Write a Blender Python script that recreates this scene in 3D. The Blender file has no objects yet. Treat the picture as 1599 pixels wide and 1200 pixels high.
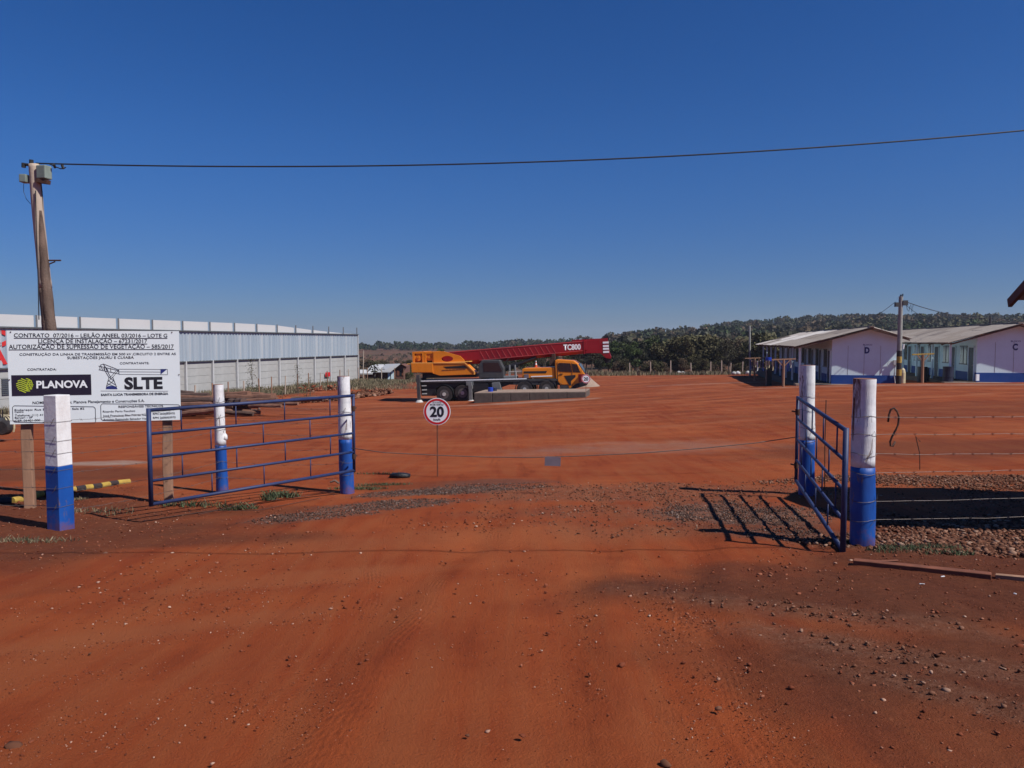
import bpy, bmesh, math, random
import numpy as np
from mathutils import Vector, Matrix
R = math.radians
random.seed(7); rng = np.random.default_rng(7)
scene = bpy.context.scene
col = scene.collection

# ---------------------------------------------------------------- camera, sky, sun, exposure
F, CX, CY = 1200.0, 799.5, 600.0
PITCH = math.atan(66.0/F)
EYE = 2.05
cam_d = bpy.data.cameras.new('camera'); cam = bpy.data.objects.new('camera', cam_d); col.objects.link(cam)
cam_d.sensor_width = 36; cam_d.lens = F/1599*36
cam_d.clip_start = 0.05; cam_d.clip_end = 9000
cam.location = (0, 0, EYE); cam.rotation_euler = (R(90)-PITCH, 0, 0)
scene.camera = cam
SUN_AZ, SUN_EL = R(61), R(48)          # azimuth from -Y towards +X
sun_dir = Vector((math.sin(SUN_AZ)*math.cos(SUN_EL), -math.cos(SUN_AZ)*math.cos(SUN_EL), math.sin(SUN_EL)))
world = bpy.data.worlds.new('World'); scene.world = world; world.use_nodes = True
wn = world.node_tree; bg = wn.nodes['Background']
sky = wn.nodes.new('ShaderNodeTexSky'); sky.sky_type = 'NISHITA'; sky.sun_disc = False
sky.sun_elevation = SUN_EL; sky.sun_rotation = math.atan2(sun_dir.x, sun_dir.y)
sky.air_density = 1.0; sky.dust_density = 0.0; sky.ozone_density = 7.0; sky.altitude = 200
tint = wn.nodes.new('ShaderNodeMix'); tint.data_type = 'RGBA'; tint.blend_type = 'MULTIPLY'; tint.inputs[0].default_value = 1
tint.inputs[7].default_value = (.80, .90, 1.14, 1)
hs = wn.nodes.new('ShaderNodeHueSaturation'); hs.inputs['Saturation'].default_value = 1.22
wn.links.new(sky.outputs[0], hs.inputs['Color']); wn.links.new(hs.outputs[0], tint.inputs[6]); 
tcw = wn.nodes.new('ShaderNodeTexCoord'); sxyz = wn.nodes.new('ShaderNodeSeparateXYZ'); wn.links.new(tcw.outputs['Generated'], sxyz.inputs[0])
mr = wn.nodes.new('ShaderNodeMapRange'); mr.interpolation_type = 'SMOOTHSTEP'; mr.inputs[1].default_value = -.02; mr.inputs[2].default_value = .26; wn.links.new(sxyz.outputs['Z'], mr.inputs[0])
low = wn.nodes.new('ShaderNodeMix'); low.data_type = 'RGBA'; low.inputs[6].default_value = (.60, .66, .82, 1); low.inputs[7].default_value = (.97, 1.02, 1.10, 1); wn.links.new(mr.outputs[0], low.inputs[0])
t2 = wn.nodes.new('ShaderNodeMix'); t2.data_type = 'RGBA'; t2.blend_type = 'MULTIPLY'; t2.inputs[0].default_value = 1
wn.links.new(tint.outputs[2], t2.inputs[6]); wn.links.new(low.outputs[2], t2.inputs[7]); wn.links.new(t2.outputs[2], bg.inputs[0]); bg.inputs[1].default_value = 0.055
sd = bpy.data.lights.new('sun', 'SUN'); sd.energy = 4.8; sd.angle = R(0.53); sd.color = (1, .96, .9)
so = bpy.data.objects.new('sun', sd); col.objects.link(so)
so.rotation_euler = sun_dir.to_track_quat('Z', 'Y').to_euler(); so.location = (30, -10, 40)
scene.view_settings.view_transform = 'Standard'; scene.view_settings.look = 'None'
scene.view_settings.gamma = 1; scene.view_settings.use_curve_mapping = False
scene.view_settings.exposure = 0.15
scene.render.engine = 'CYCLES'
scene.cycles.max_bounces = 6

# ---------------------------------------------------------------- measuring helpers
ct, st = math.cos(PITCH), math.sin(PITCH)
def P(px, py, Y):
    x = (px-CX)/F; y = (CY-py)/F
    s = Y/(ct + y*st)
    return Vector((s*x, Y, EYE + s*(-st + y*ct)))
CTRL = [(0,-30,1.2),(-30,-30,1.4),(30,-30,1.2),(0,0,1.66),(-10,0,1.8),(10,0,1.6),(0,4,1.86),(3.5,7.5,2.07),(-5.4,9.1,2.24),(4.1,11,2.24),
 (-2.6,12.2,2.42),(-5.2,12.1,2.38),(0,10,2.23),(-1.4,14.3,2.51),(0,18,2.72),(8,11,2.22),(8,8,2.08),(7,5,1.85),(-7,5,1.98),(-10,11,2.3),
 (-4.6,52,4.10),(3,51,3.62),(20.4,49,2.74),(14,44,2.75),(28.6,47,2.5),(23,46,2.53),(40,46,2.3),(-29.3,44,4.0),(-17.6,88,4.5),(-12,70,4.35),(-15,95,5.05),(-13,62,4.2),(-15,34,3.5),(-8,34,3.4),
 (0,30,3.05),(8,30,2.75),(16,28,2.45),(0,105,4.4),(25,105,4.4),(50,105,4.2),(-30,105,5.3),(-60,44,4.0),(-60,105,4.6),(23,75,3.35),(6,46,3.3),(8,70,3.75),
 (0,150,6.0),(-60,150,7.0),(60,150,5.0),(110,150,4.0),(-120,150,7),
 (-230,300,8.6),(-60,300,9.0),(0,300,8.2),(60,300,3.6),(120,300,0.4),(260,300,-1.5),
 (-500,560,8.0),(-110,560,6.6),(0,560,5.6),(80,560,1.0),(190,560,-10.5),(370,560,-12.5),(700,560,-13),
 (-1500,1500,12),(0,1500,10),(600,1500,4),(1500,1500,0),(-2500,3000,20),(0,3000,20),(2500,3000,20)]
def uv_(x, y):
    yy = np.maximum(y, -3.0)+9.0
    return np.clip(x/yy, -2.5, 2.5), np.log(yy)*1.2
_c = np.array(CTRL, float); _u, _v = uv_(_c[:,0], _c[:,1])
def _phi(r2): return 0.5*r2*np.log(r2+1e-9)
_n = len(_c); _A = np.zeros((_n+3, _n+3))
_A[:_n,:_n] = _phi((_u[:,None]-_u)**2+(_v[:,None]-_v)**2) + np.eye(_n)*1e-4
_A[:_n,_n] = 1; _A[:_n,_n+1] = _u; _A[:_n,_n+2] = _v; _A[_n:,:_n] = _A[:_n,_n:].T
_w = np.linalg.solve(_A, np.concatenate([_c[:,2], np.zeros(3)]))
def gz_arr(x, y):
    u, v = uv_(x, y); out = np.full(x.shape, _w[_n])
    out = out + _w[_n+1]*u + _w[_n+2]*v
    for i in range(_n): out += _w[i]*_phi((u-_u[i])**2+(v-_v[i])**2)
    return EYE - out
def gz(x, y): return float(gz_arr(np.array([float(x)]), np.array([float(y)]))[0])
def G(px, py):
    d = P(px, py, 1.0) - Vector((0,0,EYE))
    lo, hi = 1.5, 400.0
    Y = lo
    while Y < hi:
        p = Vector((0,0,EYE)) + d*Y
        if p.z < gz(p.x, p.y): break
        Y *= 1.03
    a, b = Y/1.03, Y
    for _ in range(14):
        m = (a+b)/2; p = Vector((0,0,EYE)) + d*m
        if p.z < gz(p.x, p.y): b = m
        else: a = m
    p = Vector((0,0,EYE)) + d*b; p.z = gz(p.x, p.y)
    return p
def onground(px, Y):
    p = P(px, 600, Y); p.z = gz(p.x, Y); return p

# ---------------------------------------------------------------- materials
class NT:
    def __init__(s, name):
        s.m = bpy.data.materials.new(name); s.m.use_nodes = True; s.t = s.m.node_tree
        s.b = s.t.nodes['Principled BSDF']; s.o = s.t.nodes['Material Output']
        s.tc = s.t.nodes.new('ShaderNodeTexCoord')
    def n(s, t, **k):
        nd = s.t.nodes.new(t)
        for a, v in k.items(): setattr(nd, a, v)
        return nd
    def l(s, a, b): s.t.links.new(a, b)
    def noise(s, scale, detail=4, rough=.55, vec=None, mapping=None, dist=0):
        nd = s.n('ShaderNodeTexNoise'); nd.inputs['Scale'].default_value = scale
        nd.inputs['Detail'].default_value = detail; nd.inputs['Roughness'].default_value = rough; nd.inputs['Distortion'].default_value = dist
        v = vec or s.tc.outputs['Object']
        if mapping:
            mp = s.n('ShaderNodeMapping'); mp.inputs['Scale'].default_value = mapping[0]; mp.inputs['Rotation'].default_value = mapping[1]
            s.l(v, mp.inputs[0]); v = mp.outputs[0]
        s.l(v, nd.inputs['Vector']); return nd.outputs['Fac']
    def ramp(s, fac, *stops):
        r = s.n('ShaderNodeValToRGB'); e = r.color_ramp.elements
        while len(e) < len(stops): e.new(.5)
        for el, (p, c) in zip(e, stops):
            el.position = p; el.color = (c, c, c, 1) if isinstance(c, (int, float)) else (*c, 1)
        s.l(fac, r.inputs[0]); return r.outputs[0]
    def mix(s, fac, a, b, mode='MIX'):
        m = s.n('ShaderNodeMix', data_type='RGBA', blend_type=mode)
        for sock, v in ((m.inputs[0], fac), (m.inputs[6], a), (m.inputs[7], b)):
            if isinstance(v, (int, float)): sock.default_value = v
            elif isinstance(v, tuple): sock.default_value = (*v, 1)
            else: s.l(v, sock)
        return m.outputs[2]
    def math(s, op, a, b=0.0, c=None):
        m = s.n('ShaderNodeMath', operation=op)
        for i, v in enumerate((a, b) if c is None else (a, b, c)):
            if isinstance(v, (int, float)): m.inputs[i].default_value = v
            else: s.l(v, m.inputs[i])
        return m.outputs[0]
    def color(s, c): s.l(c, s.b.inputs['Base Color']) if not isinstance(c, tuple) else setattr(s.b.inputs['Base Color'], 'default_value', (*c, 1))
    def bump(s, h, strength=.4, dist=.01):
        b = s.n('ShaderNodeBump'); b.inputs['Strength'].default_value = strength; b.inputs['Distance'].default_value = dist
        s.l(h, b.inputs['Height']); s.l(b.outputs[0], s.b.inputs['Normal'])
def mat(name, c, rough=.7, var=.25, scale=6, dirt=None, dirt_amt=.5, dscale=2.5, bump=.15, bdist=.004, metal=0, stretch=None, spec=.4):
    t = NT(name); mp = (stretch, (0,0,0)) if stretch else None
    n1 = t.noise(scale, 5, .6, mapping=mp)
    lo = tuple(x*(1-var) for x in c); hi = tuple(min(1, x*(1+var*.6)) for x in c)
    cc = t.ramp(n1, (.3, lo), (.7, hi))
    if dirt:
        n2 = t.noise(dscale, 6, .65, mapping=mp)
        f = t.ramp(n2, (.5-.18*dirt_amt, 0.0), (.95-.3*dirt_amt, min(1, dirt_amt)))
        cc = t.mix(f, cc, dirt)
    t.color(cc); t.b.inputs['Roughness'].default_value = rough; t.b.inputs['Metallic'].default_value = metal
    t.b.inputs['Specular IOR Level'].default_value = spec
    if bump: t.bump(t.noise(scale*5, 4), bump, bdist)
    return t.m
DUST = (.2, .07, .03)
M = {}
M['white_paint'] = mat('white_paint', (.74,.74,.74), .75, .1, 5, (.3,.2,.16), .5, 4, .5, .006, stretch=(1,1,.5))
def painted_bark(name, amt, sc=5.0):
    t = NT(name)
    c = t.ramp(t.noise(9, 5, .6), (.3, (.56,.57,.6)), (.7, (.8,.8,.8)))
    peel = t.ramp(t.noise(sc, 6, .62, mapping=((1,1,.22), (0,0,0)), dist=.6), (.66-amt*.12, 0.0), (.69-amt*.12, 1.0))
    crack = t.ramp(t.noise(sc*3.2, 5, .6, mapping=((1,1,.10), (0,0,0)), dist=.8), (.655-amt*.06, 0.0), (.69-amt*.06, .8))
    c = t.mix(crack, c, (.2,.13,.11)); c = t.mix(peel, c, t.ramp(t.noise(30, 4), (.35, (.07,.03,.022)), (.65, (.2,.10,.075))))
    c = t.mix(t.ramp(t.noise(2.2, 4), (.52, 0.0), (.75, .5)), c, (.42,.33,.3))
    t.color(c); t.b.inputs['Roughness'].default_value = .85; t.b.inputs['Specular IOR Level'].default_value = .25
    h = t.math('SUBTRACT', t.noise(sc*3.2, 6, .7, mapping=((1,1,.15), (0,0,0))), t.math('MULTIPLY', t.math('ADD', peel, crack), .6)); t.bump(h, .8, .012)
    return t.m
M['bark_white'] = painted_bark('whitewashed_bark', .72)
M['smooth_white'] = painted_bark('whitewashed_pole', .35)
t = NT('blue_paint'); sz_ = t.n('ShaderNodeSeparateXYZ'); t.l(t.tc.outputs['Object'], sz_.inputs[0])
c = t.ramp(t.noise(5, 5, .6, mapping=((1,1,.4), (0,0,0))), (.3, (.0025,.05,.25)), (.7, (.004,.08,.36)))
c = t.mix(t.ramp(t.noise(9, 6, .65, mapping=((1,1,.3), (0,0,0))), (.6, 0.0), (.66, .8)), c, (.14,.09,.075))
splash = t.math('SUBTRACT', t.math('MULTIPLY', t.noise(11, 6, .7), .75), sz_.outputs[2])
c = t.mix(t.ramp(splash, (.22, 0.0), (.5, .75)), c, (.2,.06,.028)); t.color(c); t.b.inputs['Roughness'].default_value = .55
t.bump(t.noise(25, 5, .6, mapping=((1,1,.3), (0,0,0))), .5, .006); M['blue_paint'] = t.m
M['wall_white'] = mat('wall_white', (.68,.84,.88), .8, .05, 1.5, (.4,.33,.3), .18, .8, .1)
M['wall_blue'] = mat('wall_blue', (.004,.055,.27), .6, .15, 2, (.08,.04,.05), .3, 2, .1)
M['gate_blue'] = mat('gate_blue_enamel', (.018,.033,.105), .55, .2, 9, (.09,.05,.045), .3, 12, .1)
M['wood'] = mat('weathered_wood', (.33,.18,.11), .85, .4, 5, (.1,.06,.045), .5, 6, .7, .006, stretch=(1,1,.12))
M['wood_pale'] = mat('pale_pole_wood', (.48,.39,.31), .8, .3, 6, (.16,.10,.075), .45, 3, .6, .006, stretch=(1,1,.1))
M['wood_bark'] = mat('brown_bark', (.13,.085,.065), .9, .5, 10, (.26,.2,.16), .4, 8, .9, .012, stretch=(1,1,.3))
M['wood_red'] = mat('reddish_timber', (.19,.062,.032), .85, .35, 8, (.12,.05,.03), .4, 5, .4)
M['log_red'] = mat('reddish_log', (.2,.095,.06), .9, .4, 3, (.06,.035,.03), .5, 2, .5)
M['log_dark'] = mat('dark_log', (.085,.05,.04), .9, .4, 3, (.2,.12,.08), .3, 2, .5)
M['cut'] = mat('cut_wood_end', (.22,.1,.065), .9, .35, 20, (.08,.04,.03), .4, 9, .4)
M['sign_white'] = mat('sign_sheet', (.7,.75,.77), .5, .03, 1.2, (.5,.42,.36), .12, 2, 0)
M['sign_back'] = mat('sign_backing', (.4,.4,.4), .6)
M['ink'] = mat('black_print', (.012,.012,.02), .6, .05, 3, bump=0)
M['navy'] = mat('navy_print', (.02,.03,.16), .5, .05, 3, bump=0)
M['plate_dark'] = mat('dark_plate_print', (.018,.014,.03), .4, .05, 3, bump=0)
M['green_print'] = mat('lime_print', (.42,.5,.03), .5, .05, 3, bump=0)
M['white_print'] = mat('white_print', (.8,.82,.84), .5, .03, 3, bump=0)
M['red_print'] = mat('red_print', (.55,.015,.02), .45, .05, 3, bump=0)
M['wire'] = mat('galvanised_wire', (.16,.13,.12), .6, .3, 30, metal=.4)
M['rust'] = mat('rusty_steel', (.07,.03,.02), .8, .4, 20, (.02,.015,.015), .4, 10)
M['cable'] = mat('black_cable', (.02,.02,.022), .6, .2)
M['conc'] = mat('precast_concrete', (.37,.37,.36), .9, .12, 1.2, (.22,.17,.14), .35, .5, .15)
M['conc_post'] = mat('concrete_post', (.5,.5,.5), .85, .12, 3, (.35,.28,.24), .3, 1)
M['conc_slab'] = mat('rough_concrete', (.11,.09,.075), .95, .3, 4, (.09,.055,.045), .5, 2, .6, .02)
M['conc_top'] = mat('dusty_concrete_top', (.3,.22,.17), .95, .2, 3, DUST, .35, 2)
t = NT('metal_cladding'); oi = t.n('ShaderNodeObjectInfo')
c = t.ramp(t.noise(1.1, 3, .5, mapping=((2.4,2.4,.05), (0,0,0))), (.35, (.30,.37,.44)), (.55, (.42,.48,.53)), (.7, (.52,.55,.57)))
c = t.mix(t.math('MULTIPLY', oi.outputs['Random'], .35), c, (.36,.42,.47)); t.color(c); t.b.inputs['Roughness'].default_value = .4; t.b.inputs['Metallic'].default_value = .25
M['clad'] = t.m
M['clad_trim'] = mat('dark_trim', (.09,.1,.11), .6, .2)
M['panel_white'] = mat('white_roof_sheet', (.52,.52,.52), .6, .06, .5, (.4,.36,.33), .2, .5, 0)
M['red_letter'] = mat('red_wall_lettering', (.55,.03,.03), .5, .1)
for i, c in enumerate([(.34,.29,.25),(.5,.44,.39),(.24,.2,.175),(.3,.25,.21),(.66,.61,.56),(.15,.12,.1)]):
    M['tile%d' % i] = mat('fibre_cement_sheet', c, .9, .22, 1.6, (.12,.095,.08), .4, .9, .2)
M['tile_under'] = mat('roof_underside', (.13,.09,.07), .9)
M['brown_wood'] = mat('brown_fascia', (.11,.06,.045), .85, .3, 5)
M['dark_win'] = mat('dark_window_glass', (.012,.016,.02), .18, .3, 2, bump=0, spec=.6)
M['dark_door'] = mat('dark_door', (.018,.022,.045), .5, .3, 2)
M['yellow'] = mat('crane_orange', (.72,.22,.012), .38, .12, 2, (.3,.13,.05), .22, 1, 0)
M['yellow_hi'] = mat('crane_orange_highlight', (.85,.42,.1), .45, .1, 2, bump=0)  # lighter copy of the crane orange, paints the highlight on body edges
M['boom_red'] = mat('boom_red', (.27,.007,.013), .4, .15, 2, (.16,.03,.03), .25, 1, 0)
M['boom_rib'] = mat('boom_rib_pink', (.5,.07,.07), .5, .15)
M['chassis'] = mat('chassis_black', (.014,.014,.018), .55, .3, 3, (.08,.04,.03), .3, 2)
M['chassis_grey'] = mat('chassis_grey', (.05,.052,.056), .55, .3, 3, (.16,.1,.07), .3, 2)
M['mid_grey'] = mat('mid_grey_steel', (.16,.165,.17), .5, .2, 3, (.12,.08,.06), .3, 2)
M['tyre'] = mat('tyre_rubber', (.022,.02,.022), .9, .3, 6, (.12,.055,.035), .4, 3)
M['rim'] = mat('wheel_rim', (.09,.085,.085), .6, .3, 6, (.14,.06,.04), .4, 3)
M['glass'] = mat('cab_glass', (.012,.015,.022), .08, .2, 2, bump=0, spec=.8)
M['glass_grey'] = mat('windscreen', (.08,.1,.12), .12, .3, 1, bump=0, spec=.8)
M['steel_white'] = mat('pale_steel', (.5,.5,.48), .5, .2, 4, DUST, .3, 2)
M['blue_plastic'] = mat('blue_plastic', (.012,.05,.4), .4, .15, 4)
M['orange_cone'] = mat('cone_orange', (.7,.1,.02), .6)
M['stripe_yellow'] = mat('stripe_yellow', (.42,.29,.05), .8, .25, 8, DUST, .6, 9)
M['stripe_black'] = mat('stripe_black', (.02,.018,.02), .7, .3, 8, DUST, .3, 6)
M['rafter'] = mat('rafter_wood', (.2,.15,.12), .9)
M['pole_conc'] = mat('grey_pole', (.3,.3,.28), .85, .25, 6, (.13,.12,.1), .4, 2)
M['brick_brown'] = mat('brown_boarding', (.16,.07,.05), .9, .4, 4, (.05,.03,.03), .4, 3)
M['lamp'] = mat('floodlight_housing', (.2,.24,.21), .5, .2, 9)
M['cream'] = mat('cream_paint', (.5,.44,.28), .6, .25, 5)
M['plastic_black'] = mat('black_plastic', (.012,.012,.014), .45, .3, 10, bump=.6, bdist=.02)
M['slate'] = mat('blue_grey_plate', (.15,.12,.15), .6, .2, 5)
for i, c in enumerate([(.055,.075,.024),(.034,.05,.021),(.085,.078,.036),(.095,.066,.042),(.125,.088,.06),(.055,.055,.036)]):
    t = NT('foliage_%d' % i); g = t.n('ShaderNodeNewGeometry')
    cc = t.ramp(g.outputs['Random Per Island'], (0, tuple(x*.5 for x in c)), (.6, c), (1, tuple(x*1.6 for x in c)))
    oi = t.n('ShaderNodeObjectInfo')
    cc = t.mix(t.math('MULTIPLY', oi.outputs['Random'], .4), cc, (.07,.055,.03))
    t.color(cc); t.b.inputs['Roughness'].default_value = .8; t.b.inputs['Specular IOR Level'].default_value = .15
    M['leaf%d' % i] = t.m
M['bark_grey'] = mat('grey_bark', (.11,.09,.075), .9, .3, 6)
t = NT('dry_grass'); g = t.n('ShaderNodeNewGeometry')
t.color(t.ramp(g.outputs['Random Per Island'], (0,(.055,.06,.028)), (.4,(.11,.095,.05)), (.7,(.2,.15,.09)), (1,(.3,.24,.15)))); t.b.inputs['Roughness'].default_value = .9; M['grass'] = t.m
t = NT('green_weed'); g = t.n('ShaderNodeNewGeometry')
t.color(t.ramp(g.outputs['Random Per Island'], (0,(.03,.05,.02)), (.6,(.06,.09,.035)), (1,(.15,.12,.07)))); t.b.inputs['Roughness'].default_value = .85; M['weed'] = t.m
def pebble_mat(name, stops):
    t = NT(name); g = t.n('ShaderNodeNewGeometry')
    t.color(t.ramp(g.outputs['Random Per Island'], *stops)); t.b.inputs['Roughness'].default_value = .95
    t.b.inputs['Specular IOR Level'].default_value = .15
    return t.m
M['pebble'] = pebble_mat('pebbles', [(0,(.10,.025,.012)), (.5,(.18,.05,.024)), (.9,(.27,.1,.055)), (1,(.45,.3,.22))])
M['gravel'] = pebble_mat('grey_gravel', [(0,(.035,.02,.016)), (.5,(.085,.05,.038)), (.9,(.15,.095,.075)), (1,(.26,.19,.16))])
M['rubble'] = pebble_mat('pink_rubble', [(0,(.07,.025,.014)), (.5,(.14,.058,.033)), (.9,(.22,.11,.07)), (1,(.33,.21,.15))])

# ---------------------------------------------------------------- object helpers
def link(o, parent=None):
    col.objects.link(o)
    if parent is not None: o.parent = parent
    return o
def thing(name, label, cat, loc=(0,0,0), rz=0, group=None, rx=0, ry=0):
    o = bpy.data.objects.new(name, None); o.empty_display_size = .2; link(o); o.location = loc; o.rotation_euler = (rx, ry, rz)
    return tag(o, label, cat, group)
def tag(o, label=None, cat=None, group=None, kind=None):
    if label: o['label'] = label
    if cat: o['category'] = cat
    if group: o['group'] = group
    if kind: o['kind'] = kind
    return o
class MB:
    def __init__(s): s.v = []; s.f = []; s.mi = []; s.k = 0
    def add(s, vs, fs):
        b = len(s.v); s.v += [tuple(v) for v in vs]; s.f += [tuple(i+b for i in f) for f in fs]; s.mi += [s.k]*len(fs); return s
    def box(s, c, d, rot=None):
        x, y, z = d[0]/2, d[1]/2, d[2]/2
        vs = [Vector(p) for p in ((-x,-y,-z),(x,-y,-z),(x,y,-z),(-x,y,-z),(-x,-y,z),(x,-y,z),(x,y,z),(-x,y,z))]
        if rot is not None: vs = [rot @ v for v in vs]
        c = Vector(c); return s.add([v+c for v in vs], [(0,3,2,1),(4,5,6,7),(0,1,5,4),(1,2,6,5),(2,3,7,6),(3,0,4,7)])
    def bar(s, a, b, w, h):
        a, b = Vector(a), Vector(b); d = b-a; q = d.to_track_quat('X', 'Z').to_matrix()
        return s.box((a+b)/2, (d.length, w, h), q)
    def tube(s, pts, r, n=8, caps=True):
        pts = [Vector(p) for p in pts]; m = len(pts); rr = r if isinstance(r, (list, tuple)) else [r]*m
        vs = []; up = Vector((0,0,1))
        for i, p in enumerate(pts):
            d = (pts[min(i+1,m-1)]-pts[max(i-1,0)]).normalized()
            a = d.cross(up) if abs(d.z) < .95 else d.cross(Vector((0,1,0)))
            a.normalize(); b = d.cross(a).normalized()
            for k in range(n):
                t = 2*math.pi*k/n; vs.append(p + (a*math.cos(t)+b*math.sin(t))*rr[i])
        fs = [(i*n+k, (i+1)*n+k, (i+1)*n+(k+1)%n, i*n+(k+1)%n) for i in range(m-1) for k in range(n)]
        if caps: fs += [tuple(range(n)), tuple(range(m*n-1, (m-1)*n-1, -1))]
        return s.add(vs, fs)
    def prism(s, poly, y0, y1):
        n = len(poly); vs = [(x, y0, z) for x, z in poly] + [(x, y1, z) for x, z in poly]
        fs = [tuple(range(n)), tuple(range(2*n-1, n-1, -1))] + [(i, i+n, (i+1)%n+n, (i+1)%n) for i in range(n)]
        return s.add(vs, fs)
    def quad(s, *p): return s.add(p, [tuple(range(len(p)))])
    def mesh(s, name, mats, smooth=False, fix=True):
        me = bpy.data.meshes.new(name); me.from_pydata(s.v, [], s.f)
        for m in (mats if isinstance(mats, (list, tuple)) else [mats]): me.materials.append(m)
        if any(s.mi): me.polygons.foreach_set('material_index', s.mi)
        if fix:
            bm = bmesh.new(); bm.from_mesh(me); bmesh.ops.recalc_face_normals(bm, faces=bm.faces); bm.to_mesh(me); bm.free()
        if smooth: me.polygons.foreach_set('use_smooth', [True]*len(me.polygons))
        me.update(); return me
    def build(s, name, mats, parent=None, smooth=False, bevel=0, fix=True):
        o = bpy.data.objects.new(name, s.mesh(name, mats, smooth, fix)); link(o, parent)
        if bevel:
            b = o.modifiers.new('bevel', 'BEVEL'); b.width = bevel; b.segments = 2; b.limit_method = 'ANGLE'
        return o
def inst(o, parent, loc, rot=None, name=None):
    c = o.copy(); col.objects.link(c); c.parent = parent; c.location = loc
    if rot is not None: c.rotation_euler = rot
    return c
def copy_tree(o, parent=None):
    c = o.copy(); col.objects.link(c); c.parent = parent
    for ch in list(o.children): copy_tree(ch, c)
    return c
def from_arrays(name, v, f, mats, parent=None, smooth=False, mi=None):
    me = bpy.data.meshes.new(name); v = np.asarray(v, np.float32); f = np.asarray(f, np.int32); k = f.shape[1]
    me.vertices.add(len(v)); me.vertices.foreach_set('co', v.ravel())
    me.loops.add(f.size); me.loops.foreach_set('vertex_index', f.ravel())
    me.polygons.add(len(f)); me.polygons.foreach_set('loop_start', np.arange(0, f.size, k, dtype=np.int32))
    me.polygons.foreach_set('loop_total', np.full(len(f), k, np.int32))
    for m in (mats if isinstance(mats, (list, tuple)) else [mats]): me.materials.append(m)
    if mi is not None: me.polygons.foreach_set('material_index', np.asarray(mi, np.int32))
    if smooth: me.polygons.foreach_set('use_smooth', np.ones(len(f), bool))
    me.update(calc_edges=True)
    o = bpy.data.objects.new(name, me); link(o, parent); return o
def text(s, x0, x1, z, h, parent, m, y=-.004, name='lettering', bold=0.0, ext=.001, center=False):
    """flat letters in the XZ plane, facing -y, fitted between x0 and x1, cap height h, baseline z"""
    cu = bpy.data.curves.new('t', 'FONT'); cu.body = s; cu.offset = bold; cu.extrude = 0; cu.resolution_u = 3
    o = bpy.data.objects.new('t', cu); col.objects.link(o)
    dg = bpy.context.evaluated_depsgraph_get(); me = bpy.data.meshes.new_from_object(o.evaluated_get(dg))
    bpy.data.objects.remove(o); bpy.data.curves.remove(cu)
    n = len(me.vertices); co = np.zeros(n*3); me.vertices.foreach_get('co', co); co = co.reshape(-1, 3)
    a, b = co[:,0].min(), co[:,0].max(); caph = .70
    k = (x1-x0)/(b-a)
    new = np.stack([(co[:,0]-a)*k + x0, np.full(n, y), co[:,1]*(h/caph) + z], 1)
    me.vertices.foreach_set('co', new.ravel()); me.materials.clear(); me.materials.append(m); me.update()
    o = bpy.data.objects.new(name, me); link(o, parent); return o

# ---------------------------------------------------------------- ground
def vnoise(x, y, seed=0):
    xi = np.floor(x).astype(np.int64); yi = np.floor(y).astype(np.int64); fx = x-xi; fy = y-yi
    def h(a, b):
        n = (a*374761393 + b*668265263 + seed*1442695041) & 0xffffffff
        n = ((n ^ (n >> 13))*1274126177) & 0xffffffff
        return ((n ^ (n >> 16)) & 0xffff)/65535.0
    sx = fx*fx*(3-2*fx); sy = fy*fy*(3-2*fy)
    return (h(xi,yi)*(1-sx)+h(xi+1,yi)*sx)*(1-sy) + (h(xi,yi+1)*(1-sx)+h(xi+1,yi+1)*sx)*sy - .5
def grow(a, step, k, end):
    out = [a]
    while out[-1] < end: out.append(out[-1]+step); step *= k
    return out
xs = np.arange(0, 9, .05).tolist(); xs += grow(9, .06, 1.042, 3000)[0:]
xs = sorted(set([-x for x in xs] + xs))
ys = [-120,-60,-30,-15,-8,-4,-2,0,1] + np.arange(1.5, 15, .05).tolist() + grow(15, .055, 1.018, 3200)
XS, YS = np.meshgrid(np.array(xs), np.array(ys)); sh = XS.shape
X, Y = XS.ravel(), YS.ravel(); Z = gz_arr(X, Y)
# world-space patches (x, y, rx, ry, angle, strength) measured from the photograph
def blob(px, py, rx, ry, ang=0, s=1.0):
    g = G(px, py); return (g.x, g.y, rx, ry, R(ang), s)
def patch(bl, x, y, sharp=1.0):
    out = np.zeros(x.shape)
    wob = vnoise(x*1.3, y*1.3, 3)*.9 + vnoise(x*4, y*4, 4)*.45 + vnoise(x*.4, y*.4, 5)*.5
    for (cx, cy, rx, ry, a, s) in bl:
        dx, dy = x-cx, y-cy; u = (dx*math.cos(a)+dy*math.sin(a))/rx; v = (-dx*math.sin(a)+dy*math.cos(a))/ry
        d = np.sqrt(u*u+v*v) + wob*.55
        out = np.maximum(out, s*np.clip((1.25-d)/.6, 0, 1))
    return out
B_GREY = [blob(500,806,.8,.38,25,.7), blob(600,790,1.1,.5,22,.75), blob(700,768,1.3,.5,14,.9), blob(770,755,.9,.5,8,.5), blob(1150,805,1.2,.9,0,.8), blob(1220,835,.8,.5,0,.6)]
B_PINK = [blob(1000,770,2.8,1.0,-4,.7), blob(1080,805,1.6,.7,0,.6), blob(900,800,1.5,.6,5,.5), blob(1480,748,2.6,.55,-4,1), blob(1500,850,1.7,.5,-4,1), blob(1700,800,2.2,2.2,0,.9), blob(1000,830,1.2,.4,0,.4),
          blob(1290,960,1.2,.25,-28,.55), blob(1380,1020,1.3,.25,-38,.65), blob(1540,1100,.9,.2,-45,.6), blob(880,820,.7,.3,0,.35), blob(1240,770,1.0,.5,0,.6)]
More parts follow.
